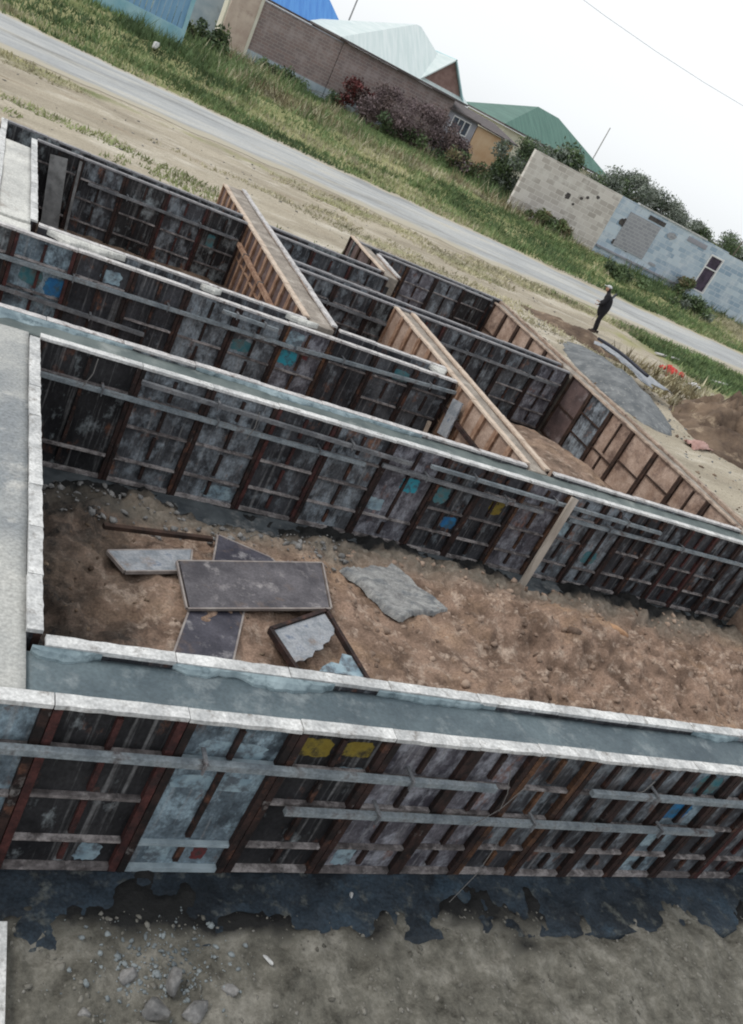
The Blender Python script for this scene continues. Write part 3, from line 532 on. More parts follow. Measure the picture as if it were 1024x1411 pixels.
# spilled concrete on the front wall's inner edge and patches elsewhere
def spill(parent, x0, x1, yb, wmax, z, seed, m='spill', name='concrete_spill', th=.012):
    r = random.Random(seed); n = max(8, int((x1 - x0) / .05)); top = []; 
    for i in range(n + 1):
        f = i / n; x = x0 + (x1 - x0) * f
        xa = np.array(x); w = wmax * (.5 + .5 * float(fbm(xa, xa * 0 + seed * 1.7, 2.2, 5, .6))) * min(1, 4 * f, 3 * (1 - f) + .02)
        w += r.uniform(-.008, .008)
        top.append((x, max(.006, float(w))))
    vs = []; fs = []
    for x, w in top:
        w = max(.006, w + .012 * float(fbm(np.array(x), np.array(seed * 3.1), 14, 3)) * 3); vs += [(x, yb, z), (x, yb - w * .5, z - .012 + r.uniform(-.004, .004)), (x, yb - w * .85, z - .04), (x, yb - w, z - .09), (x, yb, z - .09)]
    for i in range(n):
        for k in range(5): fs.append((i * 5 + k, i * 5 + (k + 1) % 5, (i + 1) * 5 + (k + 1) % 5, (i + 1) * 5 + k))
    fs += [(4, 3, 2, 1, 0), tuple(n * 5 + k for k in range(5))]
    mb = MB(); mb.add([(v[0] - parent.location.x, v[1] - parent.location.y, v[2] + 1.72) for v in vs], [f[::-1] for f in fs]); return mb.build(name, m, parent, False)
for a, c, w, sd in ((1.04, 1.5, .17, 3), (2.0, 2.5, .12, 5), (2.45, 3.3, .2, 8), (3.7, 4.9, .09, 11), (7.4, 8.1, .1, 9)):
    spill(w_front, a, c, 4.578, w, -.012, sd)
for a, c, w, sd in ((1.25, 2.4, .34, 2), (3.6, 3.95, .2, 6), (5.1, 5.7, .2, 7), (8.0, 8.4, .3, 9)):
    spill(w_third, a, c, 13.497, w, -.01, sd, 'conc_pale')
for a, c, w, sd in ((-.4, 2.2, .34, 12), (3.0, 6.4, .14, 15)):
    spill(w_second, a, c, 10.055, w, -.012, sd)

# footings
def footing(label, x0, x1, y0, y1, z, m, seed):
    gx = np.arange(x0, x1, .04); gy = np.linspace(y0, y1, int((y1 - y0) / .035) + 1); Xg, Yg = np.meshgrid(gx, gy)
    Yg = Yg + np.where(Yg <= y0 + 1e-6, .06 * fbm(Xg, Xg * 0 + seed, 1.8, 5), 0)
    Zg = z + .022 * fbm(Xg, Yg, 2.2, 5, .6) + .02 * fbm(Xg, Yg, 9, 3); Zg[0] = z - .2
    me = grid_mesh('footing', gx, gy, Zg, [m]); return tag(link('footing', me), label, 'footing')
footing('dark wet concrete footing strip at the foot of the front wall', -.8, 11, 3.42, 4.12, -1.61, 'footing', 3)
footing('grey concrete footing strip along the back of the soil pit', 1.12, 15, 9.1, 9.62, -1.61, 'footing_grey', 5)

# ------------------------------------------------------------------ walers, props, ties
def waler(p0, p1, m, label, r=.026, cat='steel tube', group='steel tubes clamped along the formwork', square=True):
    p0, p1 = Vector(p0), Vector(p1); t = thing('waler_tube', label, cat, p0, 0, group); d = p1 - p0
    mb = MB()
    if square: mb.beam((0, 0, 0), d, r * 2, r * 2)
    else: mb.tube([(0, 0, 0), d * .5 + Vector((0, 0, -.008)), d], r, 10)
    mb.build('tube', m, t)
    n = max(2, int(d.length / 1.3)); 
    inw = Vector((0, 1, 0)) if abs(d.x) > abs(d.y) else Vector((1, 0, 0))
    for k in range(n):
        c = d * ((k + .5) / n); q = MB(); q.beam(c + Vector((0, 0, .045)) - inw * .03, c + Vector((0, 0, .045)) + inw * .115, .03, .014); q.beam(c - inw * .038 + Vector((0, 0, .05)), c - inw * .038 - Vector((0, 0, .05)), .03, .012, up=(1, 0, 0) if abs(inw.y) else (0, 1, 0))
        q.build('clamp', 'steel_dark', t)
    return t
fy = 3.985
waler((-.3, fy, -.33), (4.8, fy, -.38), 'steel', 'upper left steel tube clamped across the front wall')
waler((5.86, fy, -.35), (10.6, fy, -.36), 'steel', 'upper right steel tube clamped across the front wall')
waler((3.05, fy, -.78), (7.85, fy, -.79), 'steel', 'lower steel tube clamped across the middle of the front wall')
sy = 9.485
waler((1.2, sy, -.41), (5.45, sy, -.43), 'steel', 'lower left steel tube on the wall behind the soil pit')
waler((2.3, sy, -.17), (6.1, sy, -.24), 'steel_dark', 'upper left steel tube on the wall behind the soil pit')
waler((6.4, sy, -.19), (11.0, sy, -.22), 'steel', 'upper steel tube right of centre on the wall behind the soil pit')
waler((9.12, sy, -.42), (14.2, sy, -.37), 'steel', 'lower right steel tube on the wall behind the soil pit')
waler((5.7, sy, -.37), (8.6, sy, -.42), 'steel_dark', 'lower middle rusty steel tube on the wall behind the soil pit')
ty = 12.885
waler((-.4, ty, -.44), (5.2, ty, -.34), 'steel', 'long left steel tube on the third wall', .028)
waler((5.25, ty, -.33), (8.7, ty, -.17), 'steel', 'right steel tube on the third wall below the wooden cross wall', .028)
waler((3.9, ty, -.14), (4.85, ty, -.15), 'steel', 'short steel tube near the top of the third wall', .028)
waler((-.4, ty, -.84), (2.9, ty, -.9), 'steel_dark', 'lower left dark steel tube on the third wall', .028)
waler((6.2, 16.53, -.42), (9.2, 16.53, -.45), 'steel_dark', 'dark steel tube on the near face of the inner middle wall')
waler((9.6, 16.53, -.4), (13.2, 16.53, -.4), 'steel_dark', 'dark steel tube on the inner middle wall beside the right wall')
waler((2.2, 18.68, -.42), (5.3, 18.68, -.4), 'steel_dark', 'dark steel tube inside the far left bay')
waler((5.41, 14.0, -.52), (5.41, 18.6, -.45), 'rib_wood', 'wooden waler rail along the left face of the first cross wall', .04, 'wooden rail', None)
waler((8.31, 10.6, -.5), (8.31, 13.0, -.52), 'rib_rust_shade', 'rusty rail along the left face of the second cross wall', .035, 'rail', None)

def leaning(name, label, cat, a, b, w, h, m, up=(0, 1, 0)):
    a, b = Vector(a), Vector(b); o = MB().beam((0, 0, 0), a - b, w, h, up=up).build(name, m); o.location = b
    return tag(o, label, cat)
leaning('timber_prop', 'pale timber plank leaning on the wall behind the soil pit', 'plank', (8.93, 9.42, -.02), (8.7, 9.12, -1.58), .13, .04, 'plank')
leaning('timber_prop', 'thin dark prop standing in the far left bay', 'prop', (1.95, 18.6, -.05), (2.0, 18.2, -1.45), .05, .05, 'plank_dark')
leaning('timber_plank', 'wide grey plank leaning in the left corner of the far left bay', 'plank', (1.55, 18.6, -.12), (1.7, 18.0, -1.5), .32, .04, 'plank_dark')
leaning('wooden_peg', 'short pale wooden peg sticking out of the right wall panels', 'peg', (13.1, 11.0, -.42), (13.2, 11.0, -.72), .05, .05, 'edge_wood')
leaning('grey_board', 'pale grey board upright at the second cross wall', 'board', (8.3, 12.55, -.2), (8.25, 12.4, -.85), .34, .03, 'board_pale', up=(1, 0, 0))
leaning('timber_scrap', 'light wooden scrap stuck behind the second cross wall foot', 'wood scrap', (8.2, 12.9, -.85), (8.1, 13.0 - .35, -1.45), .07, .04, 'edge_wood')
leaning('timber_scrap', 'yellowish wood offcut lying at the foot of the third wall', 'wood scrap', (7.75, 12.5, -1.0), (7.95, 12.3, -1.45), .09, .03, 'rib_wood')
for i, (a, b_, lab) in enumerate((((4.75, 3.93, -.1), (4.9, 3.9, -.55), 'bent tie wire hanging at the end of the upper left tube'), ((6.35, 3.9, -.05), (6.25, 3.95, -.33), 'short tie wire poking up above the upper right tube'),
                                  ((5.2, 3.95, -1.0), (4.9, 3.75, -1.55), 'long straight wire leaning at the foot of the front wall'),
                                  ((5.05, 3.95, -.3), (4.75, 3.93, -.8), 'crooked pale wire across the middle of the front wall'))):
    a, b_ = Vector(a), Vector(b_); o = MB().tube([(0, 0, 0), (a - b_) * .5 + Vector((.02, -.02, 0)), a - b_], .0035, 5).build('tie_wire', 'wire'); o.location = b_; tag(o, lab, 'wire', 'tie wires on the front wall')
for i, (a, b_, lab) in enumerate((((3.75, 9.42, -.1), (3.72, 9.4, -.5), 'tie wire hooked over the upper tube left of the pit wall'), ((1.75, 9.45, -.03), (1.68, 9.42, -.4), 'thin wire in the left corner of the soil pit'))):
    a, b_ = Vector(a), Vector(b_); o = MB().tube([(0, 0, 0), (a - b_) * .5 + Vector((.03, -.01, 0)), a - b_], .006, 5).build('tie_wire', 'wire'); o.location = b_; tag(o, lab, 'wire', 'tie wires on the pit wall')

# ------------------------------------------------------------------ paint marks on sheets (parts of their panels)
def paint(key, i, fx, fz, w, h, m, seed=0):
    t = PANELS[key][i]; W = max(v.co.x for c in t.children if c.name.startswith('sheet') for v in c.data.vertices)
    r = random.Random(seed + i * 7 + len(key)); n = 26; cx, cz = fx * W, fz
    ring = []
    for k in range(n):
        a = 2 * math.pi * k / n; ca, sa = math.cos(a), math.sin(a); p = 5.0
        rr = (abs(ca) ** p + abs(sa) ** p) ** (-1 / p) * r.uniform(.8, 1.02)
        ring.append((cx + w / 2 * ca * rr, cz + h / 2 * sa * rr))
    vs = [(x, .0495, z) for x, z in ring] + [(x, .0519, z) for x, z in ring]
    mb = MB(); mb.add(vs, [tuple(range(n))] + [(k, n + k, n + (k + 1) % n, (k + 1) % n) for k in range(n)])
    return mb.build('paint_patch', m, t)
paint('third_out', 1, .82, .95, .3, .3, 'blue_paint'); paint('third_out', 1, .4, 1.0, .35, .26, 'teal_paint', 3); paint('third_out', 0, .3, 1.4, .22, .26, 'ltblue_paint', 3)
paint('third_out', 6, .25, 1.02, .34, .3, 'cyan_paint', 5); paint('third_out', 6, .25, 1.36, .34, .26, 'ltblue_paint', 9); paint('third_out', 5, .3, .98, .34, .22, 'teal_paint', 2); paint('third_out', 2, .65, 1.35, .32, .22, 'ltblue_paint', 2)
paint('third_out', 6, .6, 1.12, .1, .1, 'red_paint', 1); paint('third_out', 8, .7, 1.35, .4, .2, 'teal_paint', 1)
paint('second_out', 5, .62, .98, .3, .26, 'cyan_paint', 2); paint('second_out', 6, .28, .96, .24, .28, 'teal_paint', 2); paint('second_out', 5, .2, .56, .3, .22, 'ltblue_paint', 4); paint('second_out', 9, .3, .95, .3, .26, 'ltblue_paint', 4)
paint('second_out', 7, .62, 1.0, .26, .26, 'yellow_paint', 4); paint('second_out', 2, .7, .18, .5, .22, 'ltblue_paint', 4); paint('second_out', 6, .75, .56, .25, .22, 'blue_paint', 4); paint('second_out', 10, .5, .56, .3, .25, 'teal_paint', 4)
paint('farleft_in', 4, .3, .92, .18, .34, 'teal_paint', 3)
paint('front_out', 3, .25, 1.38, .3, .2, 'yellow_paint', 3); paint('front_out', 3, .72, 1.4, .26, .18, 'yellow_paint', 8); paint('front_out', 2, .5, .95, .65, .16, 'ltblue_paint', 3); paint('front_out', 2, .5, 1.28, .6, .2, 'ltblue_paint', 5)
paint('front_out', 2, .32, .16, .2, .2, 'ltblue_paint', 8); paint('front_out', 1, .72, .16, .2, .2, 'ltblue_paint', 12); paint('front_out', 2, .7, .18, .12, .16, 'red_paint', 4)
paint('front_out', 9, .4, .98, .4, .26, 'blue_paint', 4); paint('front_out', 9, .45, .58, .44, .3, 'ltblue_paint', 6); paint('front_out', 9, .3, .2, .3, .18, 'ltblue_paint', 7); paint('front_out', 9, .6, 1.35, .35, .25, 'teal_paint', 9)
paint('front_out', 3, .75, 1.15, .3, .12, 'ltblue_paint', 10); paint('front_out', 4, .3, .16, .2, .22, 'ltblue_paint', 4)

# ------------------------------------------------------------------ loose boards in the soil pit
def board(label, cs, m, th=.028, frame='board_edge', name='loose_board', cat='board', group='loose boards in the soil pit'):
    c = [Vector(p) for p in cs]; o = sum(c, Vector()) / 4; t = thing(name, label, cat, (o.x, o.y, min(p.z for p in c) - th), 0, group); off = Vector(t.location)
    q = [p - off for p in c]; cen = o - off
    ins = [p + (cen - p) * .035 for p in q]; n = (q[1] - q[0]).cross(q[2] - q[0]).normalized(); n = n if n.z > 0 else -n
    MB().slab(ins, th * .9).build('board_face', m, t)
    f = MB()
    for k in range(4):
        a, b2 = q[k], q[(k + 1) % 4]; f.beam(a - n * th / 2 + (b2 - a).normalized() * .01, b2 - n * th / 2 - (b2 - a).normalized() * .01, .02, th + .005, up=n)
    f.build('edge_strip', frame, t); return t
B1 = [(2.9, 7.74, -1.33), (2.92, 6.97, -1.36), (4.7, 7.33, -1.3), (4.82, 8.2, -1.27)]
B2 = [(2.99, 7.08, -1.41), (2.69, 6.27, -1.38), (3.31, 6.29, -1.38), (3.63, 7.2, -1.41)]
B3 = [(3.52, 8.48, -1.36), (3.34, 7.79, -1.4), (4.28, 8.04, -1.38), (4.16, 8.22, -1.36)]
B4 = [(2.15, 7.76, -1.38), (2.31, 7.42, -1.36), (3.06, 7.67, -1.38), (3.16, 8.12, -1.4)]

board('large dark grey board lying tilted on top of the others', B1, 'board')
board('dark board half under the large grey one, reaching the front wall edge', B2, 'board_dark')
board('small dark board peeking out behind the large grey one', B3, 'board_dark')
t = board('pale frame panel lying flat left of the large grey board', B4, 'board_pale', .035)
# broken panel: frame with a torn sheet
bx = thing('broken_panel', 'broken panel with torn pale sheet in a dark frame near the front wall edge', 'broken panel', (4.25, 6.65, -1.45), 0, 'loose boards in the soil pit')
c = [Vector(p) - Vector(bx.location) for p in ((3.78, 6.75, -1.3), (3.95, 6.15, -1.3), (4.78, 6.15, -1.3), (4.6, 7.25, -1.3))]
f = MB()
for k in range(4): f.beam(c[k], c[(k + 1) % 4], .045, .07)
f.build('frame', 'rib_rust_shade', bx)
lerp = lambda u, v: (c[0] * (1 - u) + c[3] * u) * (1 - v) + (c[1] * (1 - u) + c[2] * u) * v
def torn(uv, nm, m):
    P = [lerp(u, v) + Vector((0, 0, .01)) for u, v in uv]; n = len(P); mb = MB(); mb.add([p - Vector((0, 0, .012)) for p in P] + P, [tuple(range(n))[::-1], tuple(range(n, 2 * n))] + [(k, (k + 1) % n, n + (k + 1) % n, n + k) for k in range(n)]); mb.build(nm, m, bx)
torn([(.03, .04), (.95, .03), (.96, .26), (.9, .34), (.83, .36), (.76, .43), (.7, .44), (.63, .47), (.6, .53), (.53, .55), (.46, .55), (.41, .6), (.36, .66), (.28, .68), (.2, .74), (.12, .74), (.03, .8)], 'torn_sheet', 'board_pale')
torn([(.3, .96), (.42, .84), (.6, .75), (.7, .78), (.85, .62), (.97, .66), (.97, .97)], 'torn_sheet', 'ltblue_paint')
# crust slab
ox, oy = 6, 8.1
n = 46; u = np.linspace(0, 1, n); U, V = np.meshgrid(u, u)
c00, c10, c11, c01 = np.array((5.2, 8.35)), np.array((5.72, 7.48)), np.array((6.72, 7.85)), np.array((6.1, 8.75))
Pq = (c00[None, None] * (1 - U)[..., None] + c10[None, None] * U[..., None]) * (1 - V)[..., None] + (c01[None, None] * (1 - U)[..., None] + c11[None, None] * U[..., None]) * V[..., None]
Pq = Pq + np.stack([fbm(Pq[..., 0], Pq[..., 1], 2.2, 5), fbm(Pq[..., 0] + 9, Pq[..., 1], 2.2, 5)], -1) * .12
Zq = .012 + .03 * fbm(U * 3, V * 30, 1, 4) + .02 * fbm(U * 9, V * 9, 1, 4) - .07 * (np.maximum(abs(U - .5), abs(V - .5)) > .485)
ii = np.arange(n * n).reshape(n, n); q = np.stack([ii[:-1, :-1], ii[:-1, 1:], ii[1:, 1:], ii[1:, :-1]], -1).reshape(-1, 4)
o = link('concrete_crust', np_mesh('concrete_crust', np.stack([Pq[..., 0] - ox, Pq[..., 1] - oy, Zq], -1).reshape(-1, 3), q, ['slab_crust']), None, (ox, oy, -1.385)); tag(o, 'pale ridged slab of hardened concrete lying on the soil right of the boards', 'concrete slab', 'loose boards in the soil pit')
leaning('timber_stick', 'thin brown stick half buried in soil near the front wall edge', 'stick', (7.3, 6.0, -1.32), (8.2, 6.05, -1.36), .05, .04, 'rib_ply', up=(0, 0, 1))
leaning('timber_stick', 'dark stake lying behind the pale frame panel', 'stick', (2.1, 8.05, -1.28), (3.4, 8.3, -1.33), .06, .05, 'rib_ply', up=(0, 0, 1))

# rocks: deformed icospheres
def rock_data(seed, sub=2):
    import bmesh
    bm = bmesh.new(); bmesh.ops.create_icosphere(bm, subdivisions=sub, radius=1); r = random.Random(seed)
    pl = [(Vector((r.gauss(0, 1), r.gauss(0, 1), r.gauss(0, 1))).normalized(), r.uniform(.34, .66)) for _ in range(13)]
    for v in bm.verts:
        for n, d in pl:
            k = v.co.dot(n) - d
            if k > 0: v.co -= n * k * .97
        v.co *= 1 + r.uniform(-.03, .03)
    vs = np.array([v.co[:] for v in bm.verts]); fs = np.array([[v.index for v in f.verts] for f in bm.faces]); bm.free(); return vs, fs
ROCKS = [rock_data(s, 3) for s in range(5)]; SMALL = [rock_data(s + 20, 1) for s in range(6)]
def rock(x, y, z, s, label, m='stone', seed=0, name='stone', cat='stone', group=None):
    v, f = ROCKS[seed % 5]; me = np_mesh(name, v * np.array(s), f, [m]); o = link(name, me, None, (x, y, z)); o.rotation_euler = (0, 0, seed * 1.3); return tag(o, label, cat, group)
G = 'broken concrete lumps in the foreground'
rock(2.06, 3.24, -1.55, (.1, .085, .06), 'flat pale concrete lump on the foreground soil, leftmost', 'stone', 0, group=G)
rock(2.36, 3.2, -1.55, (.13, .1, .07), 'broad concrete lump just right of the leftmost lump', 'stone', 1, group=G)
rock(2.2, 2.98, -1.55, (.14, .11, .07), 'lowest left concrete lump near the bottom of the photo', 'stone', 2, group=G)
rock(2.46, 2.96, -1.55, (.13, .12, .07), 'rounded concrete lump at the right of the foreground group', 'stone', 3, group=G)
rock(2.75, 3.1, -1.56, (.09, .07, .05), 'small angular lump right of the rubble pile', 'stone', 4, group=G)
rock(1.75, 3.0, -1.56, (.06, .05, .035), 'small lump left of the foreground group', 'stone', 2, group=G)
rock(3.08, 3.3, -1.55, (.08, .025, .02), 'thin pale stone splinter on the foreground soil', 'edge_white', 4)
rock(3.98, 3.86, -1.6, (.035, .03, .025), 'small white pebble by the foot of the front wall', 'edge_white', 1)
rock(9.75, 8.05, -1.42, (.34, .2, .2), 'ochre clay lump on the brown soil of the pit', 'ochre', 2, 'clay_lump', 'clay lump')
rock(9.1, 8.1, -1.42, (.26, .16, .18), 'brown clod left of the ochre clay lump', 'soil', 3, 'clay_lump', 'clay lump')
rock(8.1, 7.4, -1.38, (.14, .1, .1), 'angular brown clod in the middle of the pit soil', 'clod', 0, 'clay_lump', 'clay lump')
leaning('wooden_board', 'white board edge lying at the bottom left corner', 'board', (1.17, 3.6, -1.52), (1.17, 1.6, -1.52), .2, .04, 'edge_white', up=(0, 0, 1))

def scatter(name, n, fx, m, smin, smax, seed, flat=.7, zf=None):
    g = np.random.default_rng(seed); vs = []; fs = []; o = 0
    P = fx(g, n); S = smin + (smax - smin) * g.random(len(P)) ** 3
    for i, (x, y) in enumerate(P):
        v, f = SMALL[i % 6]; a = g.random() * 6.28; c_, s_ = math.cos(a), math.sin(a); k = v * S[i] * np.array([1, .6 + .5 * g.random(), flat])
        z = float(zf(np.array(x), np.array(y)))
        vs.append(np.stack([k[:, 0] * c_ - k[:, 1] * s_ + x, k[:, 0] * s_ + k[:, 1] * c_ + y, k[:, 2] + z], -1)); fs.append(f + o); o += len(v)
    ob = link(name, np_mesh(name, np.concatenate(vs), np.concatenate(fs), [m])); ob['kind'] = 'stuff'; return ob
def uni(x0, x1, y0, y1): return lambda g, n: np.stack([x0 + (x1 - x0) * g.random(n), y0 + (y1 - y0) * g.random(n)], -1)
scatter('gravel', 3200, uni(.9, 9, 2.2, 3.7), 'near_soil', .004, .045, 21, zf=lambda x, y: pit(x, y) - .006)
scatter('gravel', 1100, uni(.9, 9, 2.2, 3.75), 'gravel_stone', .004, .026, 3, zf=pit)
scatter('soil_clods', 2600, uni(4.8, 13.2, 5.2, 9.0), 'clod', .01, .1, 4, flat=.8, zf=lambda x, y: pit(x, y) - .012)
scatter('soil_clods', 90, uni(5.5, 12.8, 5.8, 8.8), 'soil', .07, .19, 44, zf=lambda x, y: pit(x, y) - .03)
scatter('soil_clods', 700, uni(1.2, 5, 5.6, 8.6), 'earth', .008, .06, 14, zf=lambda x, y: pit(x, y) - .012)
scatter('rubble', 260, uni(1.2, 5.5, 8.3, 9.2), 'stone', .02, .09, 6, zf=lambda x, y: pit(x, y) + .02)
scatter('rubble', 420, lambda g, n: np.stack([2.3 + .27 * g.standard_normal(n), 3.3 + .17 * g.standard_normal(n)], -1), 'blue_stone', .006, .04, 9, zf=lambda x, y: pit(x, y) + .004)
def sandpts(g, n):
    return np.stack([g.random(n) * 26 - 2, 19.6 + 11 * g.random(n)], -1)
scatter('pebbles', 700, lambda g, n: np.array([p for p in sandpts(g, n) if not (9 < p[0] < 14.1 and p[1] < 22)]), 'gravel_stone', .015, .09, 5, zf=terrain)

scatter('pebbles', 900, lambda g, n: np.stack([14.2 + 11 * g.random(n) ** 1.3, 8 + 16 * g.random(n)], -1), 'earth', .015, .12, 15, zf=terrain)

# ------------------------------------------------------------------ heaps on the right bank
def heap(label, cat, name, cx, cy, lx, ly, rot, h, m, seed, rough=.12):
    n = 70; u = np.linspace(-1.15, 1.15, n); U, V = np.meshgrid(u, u); rr = np.sqrt(U ** 2 + V ** 2) + .16 * fbm(U + seed, V, 1.6, 4)
    hz = h * np.clip(1 - rr, 0, 1) ** .8 * (1 + rough * 2 * fbm(U * lx + seed, V * ly, 1.5, 5)) + rough * .25 * fbm(U * lx, V * ly + seed, 4, 3) * np.clip(1.1 - rr, 0, .4)
    ca, sa = math.cos(rot), math.sin(rot); Xh = U * lx * ca - V * ly * sa; Yh = U * lx * sa + V * ly * ca
    Zh = hz + terrain(cx + Xh, cy + Yh) - (rr > 1.02) * .12 + .01
    co = np.stack([Xh, Yh, Zh + .6], -1).reshape(-1, 3); ii = np.arange(n * n).reshape(n, n); q = np.stack([ii[:-1, :-1], ii[:-1, 1:], ii[1:, 1:], ii[1:, :-1]], -1).reshape(-1, 4)
    o = link(name, np_mesh(name, co, q, [m], smooth=True), None, (cx, cy, -.6)); return tag(o, label, cat)
heap('long dark grey gravel heap beside the right wall', 'gravel heap', 'gravel_heap', 17.35, 19.5, 3.05, 1.3, R(82), .5, 'gravel', 3, .14)
heap('rough brown earth heap at the right edge behind the gravel', 'earth heap', 'earth_heap', 22.4, 19.0, 4.4, 2.2, R(35), .7, 'earth', 9, 1.1)
heap('low pinkish earth heap at the person\'s feet', 'earth heap', 'earth_heap', 19.3, 24.2, 2.4, 1.0, R(150), .3, 'earth', 12, .3)
scatter('gravel', 500, lambda g, n: np.array([q for q in np.stack([17.6 + 1.4 * g.standard_normal(n), 19.4 + 2.2 * g.standard_normal(n)], -1) if q[0] > 14.3]), 'gravel', .02, .09, 31, zf=terrain)
o = MB().tube([(17.9 + .25 * math.sin(k * .5) + .05 * k, 21.9 - .4 * k, .02 + .02 * math.sin(k) - .0 * k) for k in range(7)], .05, 8).build('plastic_pipe', 'black_pipe', smooth=True)
tag(o, 'black plastic pipe lying along the crest of the gravel heap', 'pipe')
# pale sheet behind the pipe
def rag(name, label, cat, cx, cy, lx, ly, z, m, seed, amp=.12, rot=0.):
    n = 16; u = np.linspace(-1, 1, n); U, V = np.meshgrid(u, u)
    er = 1 + .2 * fbm(U * 2 + seed, V * 2, 1, 3); Xr, Yr_ = U * lx * er, V * ly * er; Zr = amp * (1 - .5 * (U ** 2 + V ** 2)) + amp * 1.3 * fbm(U * 2 + seed, V * 2 + seed, 1.2, 4)
    co = np.stack([Xr, Yr_, Zr], -1).reshape(-1, 3); ii = np.arange(n * n).reshape(n, n); q = np.stack([ii[:-1, :-1], ii[:-1, 1:], ii[1:, 1:], ii[1:, :-1]], -1).reshape(-1, 4)
    o = link(name, np_mesh(name, co, q, [m], smooth=True), None, (cx, cy, z)); o.rotation_euler = (0, 0, rot); md = o.modifiers.new('thickness', 'SOLIDIFY'); md.thickness = .015
    return tag(o, label, cat)
rag('plastic_sheet', 'pale plastic sheet spread behind the black pipe', 'plastic sheet', 18.75, 21.0, .5, 1.5, -.22, 'board_pale', 3, .08, R(8))
rag('red_sack', 'bright red sack lying on the bank near the grass', 'sack', 23.3, 24.0, .42, .36, -.5, 'red_cloth', 5, .2)
rag('red_cloth', 'faded pink cloth lying on the sand below the earth heap', 'cloth', 18.2, 16.4, .55, .2, -.57, 'pink_sheet', 8, .1, R(20))
rag('cloth_scrap', 'small white scrap beside the red sack', 'scrap', 23.9, 23.3, .22, .14, -.5, 'white_paint', 9, .1)
leaning('pale_plank', 'pale plank lying in the green grass near the red sack', 'plank', (24.6, 26.6, -.5), (26.4, 27.2, -.48), .14, .05, 'edge_pale', up=(0, 0, 1))
leaning('pale_plank', 'short pale plank in the grass at the right edge', 'plank', (27.2, 25.8, -.5), (28.4, 26.2, -.48), .14, .05, 'edge_pale', up=(0, 0, 1))

# ------------------------------------------------------------------ person bending over a shovel
def skin_mesh(name, verts, edges, rad, m, sub=2, root=0):
    me = bpy.data.meshes.new(name); me.from_pydata(verts, edges, []); o = bpy.data.objects.new(name, me); COL.objects.link(o)
    md = o.modifiers.new('skin', 'SKIN'); md.use_smooth_shade = True
    for i, r_ in enumerate(rad):
        sv = me.skin_vertices[0].data[i]; sv.radius = (r_, r_) if not isinstance(r_, tuple) else r_
        sv.use_root = (i == root)
    if sub: s = o.modifiers.new('sub', 'SUBSURF'); s.levels = sub; s.render_levels = sub
    dg = bpy.context.evaluated_depsgraph_get(); nm = bpy.data.meshes.new_from_object(o.evaluated_get(dg)); nm.name = name
    bpy.data.objects.remove(o); nm.materials.clear(); nm.materials.append(M[m]); return nm
# local frame: x = the way the figure leans (forward), y = its left, z up
pz = float(terrain(np.array(21.0), np.array(26.2)))
person = thing('person', 'person in black clothes and pale cap bending forward with a shovel by the road', 'person', (21.0, 26.2, pz), math.atan2(.53, -.85))
V3 = [(.0, 0, .9), (.05, 0, 1.06), (.11, 0, 1.22), (.17, 0, 1.38), (.21, 0, 1.47),              # pelvis..neck 0-4
      (-.01, .09, .86), (.05, .11, .48), (.0, .11, .1), (.1, .12, .04),                            # left leg 5-8
      (-.01, -.09, .86), (.0, -.11, .47), (-.1, -.11, .1), (.0, -.12, .04),                        # right leg 9-12
      (.16, .18, 1.36), (.2, .26, 1.1), (.33, .17, .95),                                           # left arm 13-15
      (.16, -.18, 1.36), (.16, -.3, 1.12), (.28, -.3, 1.0),                                        # right arm 16-18
      (.27, .0, 1.58), (.29, 0, 1.63)]
E3 = [(0, 1), (1, 2), (2, 3), (3, 4), (0, 5), (5, 6), (6, 7), (7, 8), (0, 9), (9, 10), (10, 11), (11, 12), (3, 13), (13, 14), (14, 15), (3, 16), (16, 17), (17, 18), (4, 19), (19, 20)]
rad3 = [(.2, .16), (.21, .16), (.23, .17), (.2, .14), .06, .125, .085, .06, .05, .125, .085, .06, .05, .085, .065, .045, .085, .065, .045, (.085, .095), (.07, .08)]
body = link('body', skin_mesh('body', V3, E3, rad3, 'black_cloth'), person)
def blob(name, c, s, m, parent, sub=2):
    v, f = rock_data(99, sub); import bmesh
    bm = bmesh.new(); bmesh.ops.create_icosphere(bm, subdivisions=sub + 1, radius=1); mb = MB()
    mb.add([(p.co.x * s[0] + c[0], p.co.y * s[1] + c[1], p.co.z * s[2] + c[2]) for p in bm.verts], [tuple(q.index for q in f_.verts) for f_ in bm.faces]); bm.free()
    return mb.build(name, m, parent, True)
blob('coat', (.07, 0, .98), (.21, .235, .42), 'black_cloth', person)
face = blob('face', (.295, 0, 1.58), (.088, .08, .115), 'skin', person)
blob('nose', (.386, 0, 1.57), (.018, .014, .02), 'skin', person, 1)
for s in (-1, 1): blob('ear', (.29, .083 * s, 1.58), (.022, .012, .03), 'skin', person, 1); blob('eye', (.372, .03 * s, 1.6), (.008, .01, .007), 'hair', person, 1)
blob('mouth', (.373, 0, 1.535), (.008, .022, .006), 'red_paint', person, 1)
blob('cap', (.28, 0, 1.645), (.105, .092, .065), 'grey_cloth', person)
MB().hexa([(.34, -.07, 1.635), (.47, -.05, 1.625), (.47, .05, 1.625), (.34, .07, 1.635), (.34, -.07, 1.65), (.47, -.05, 1.638), (.47, .05, 1.638), (.34, .07, 1.65)]).build('cap_brim', 'grey_cloth', person)
blob('hair', (.245, 0, 1.57), (.07, .083, .08), 'hair', person)
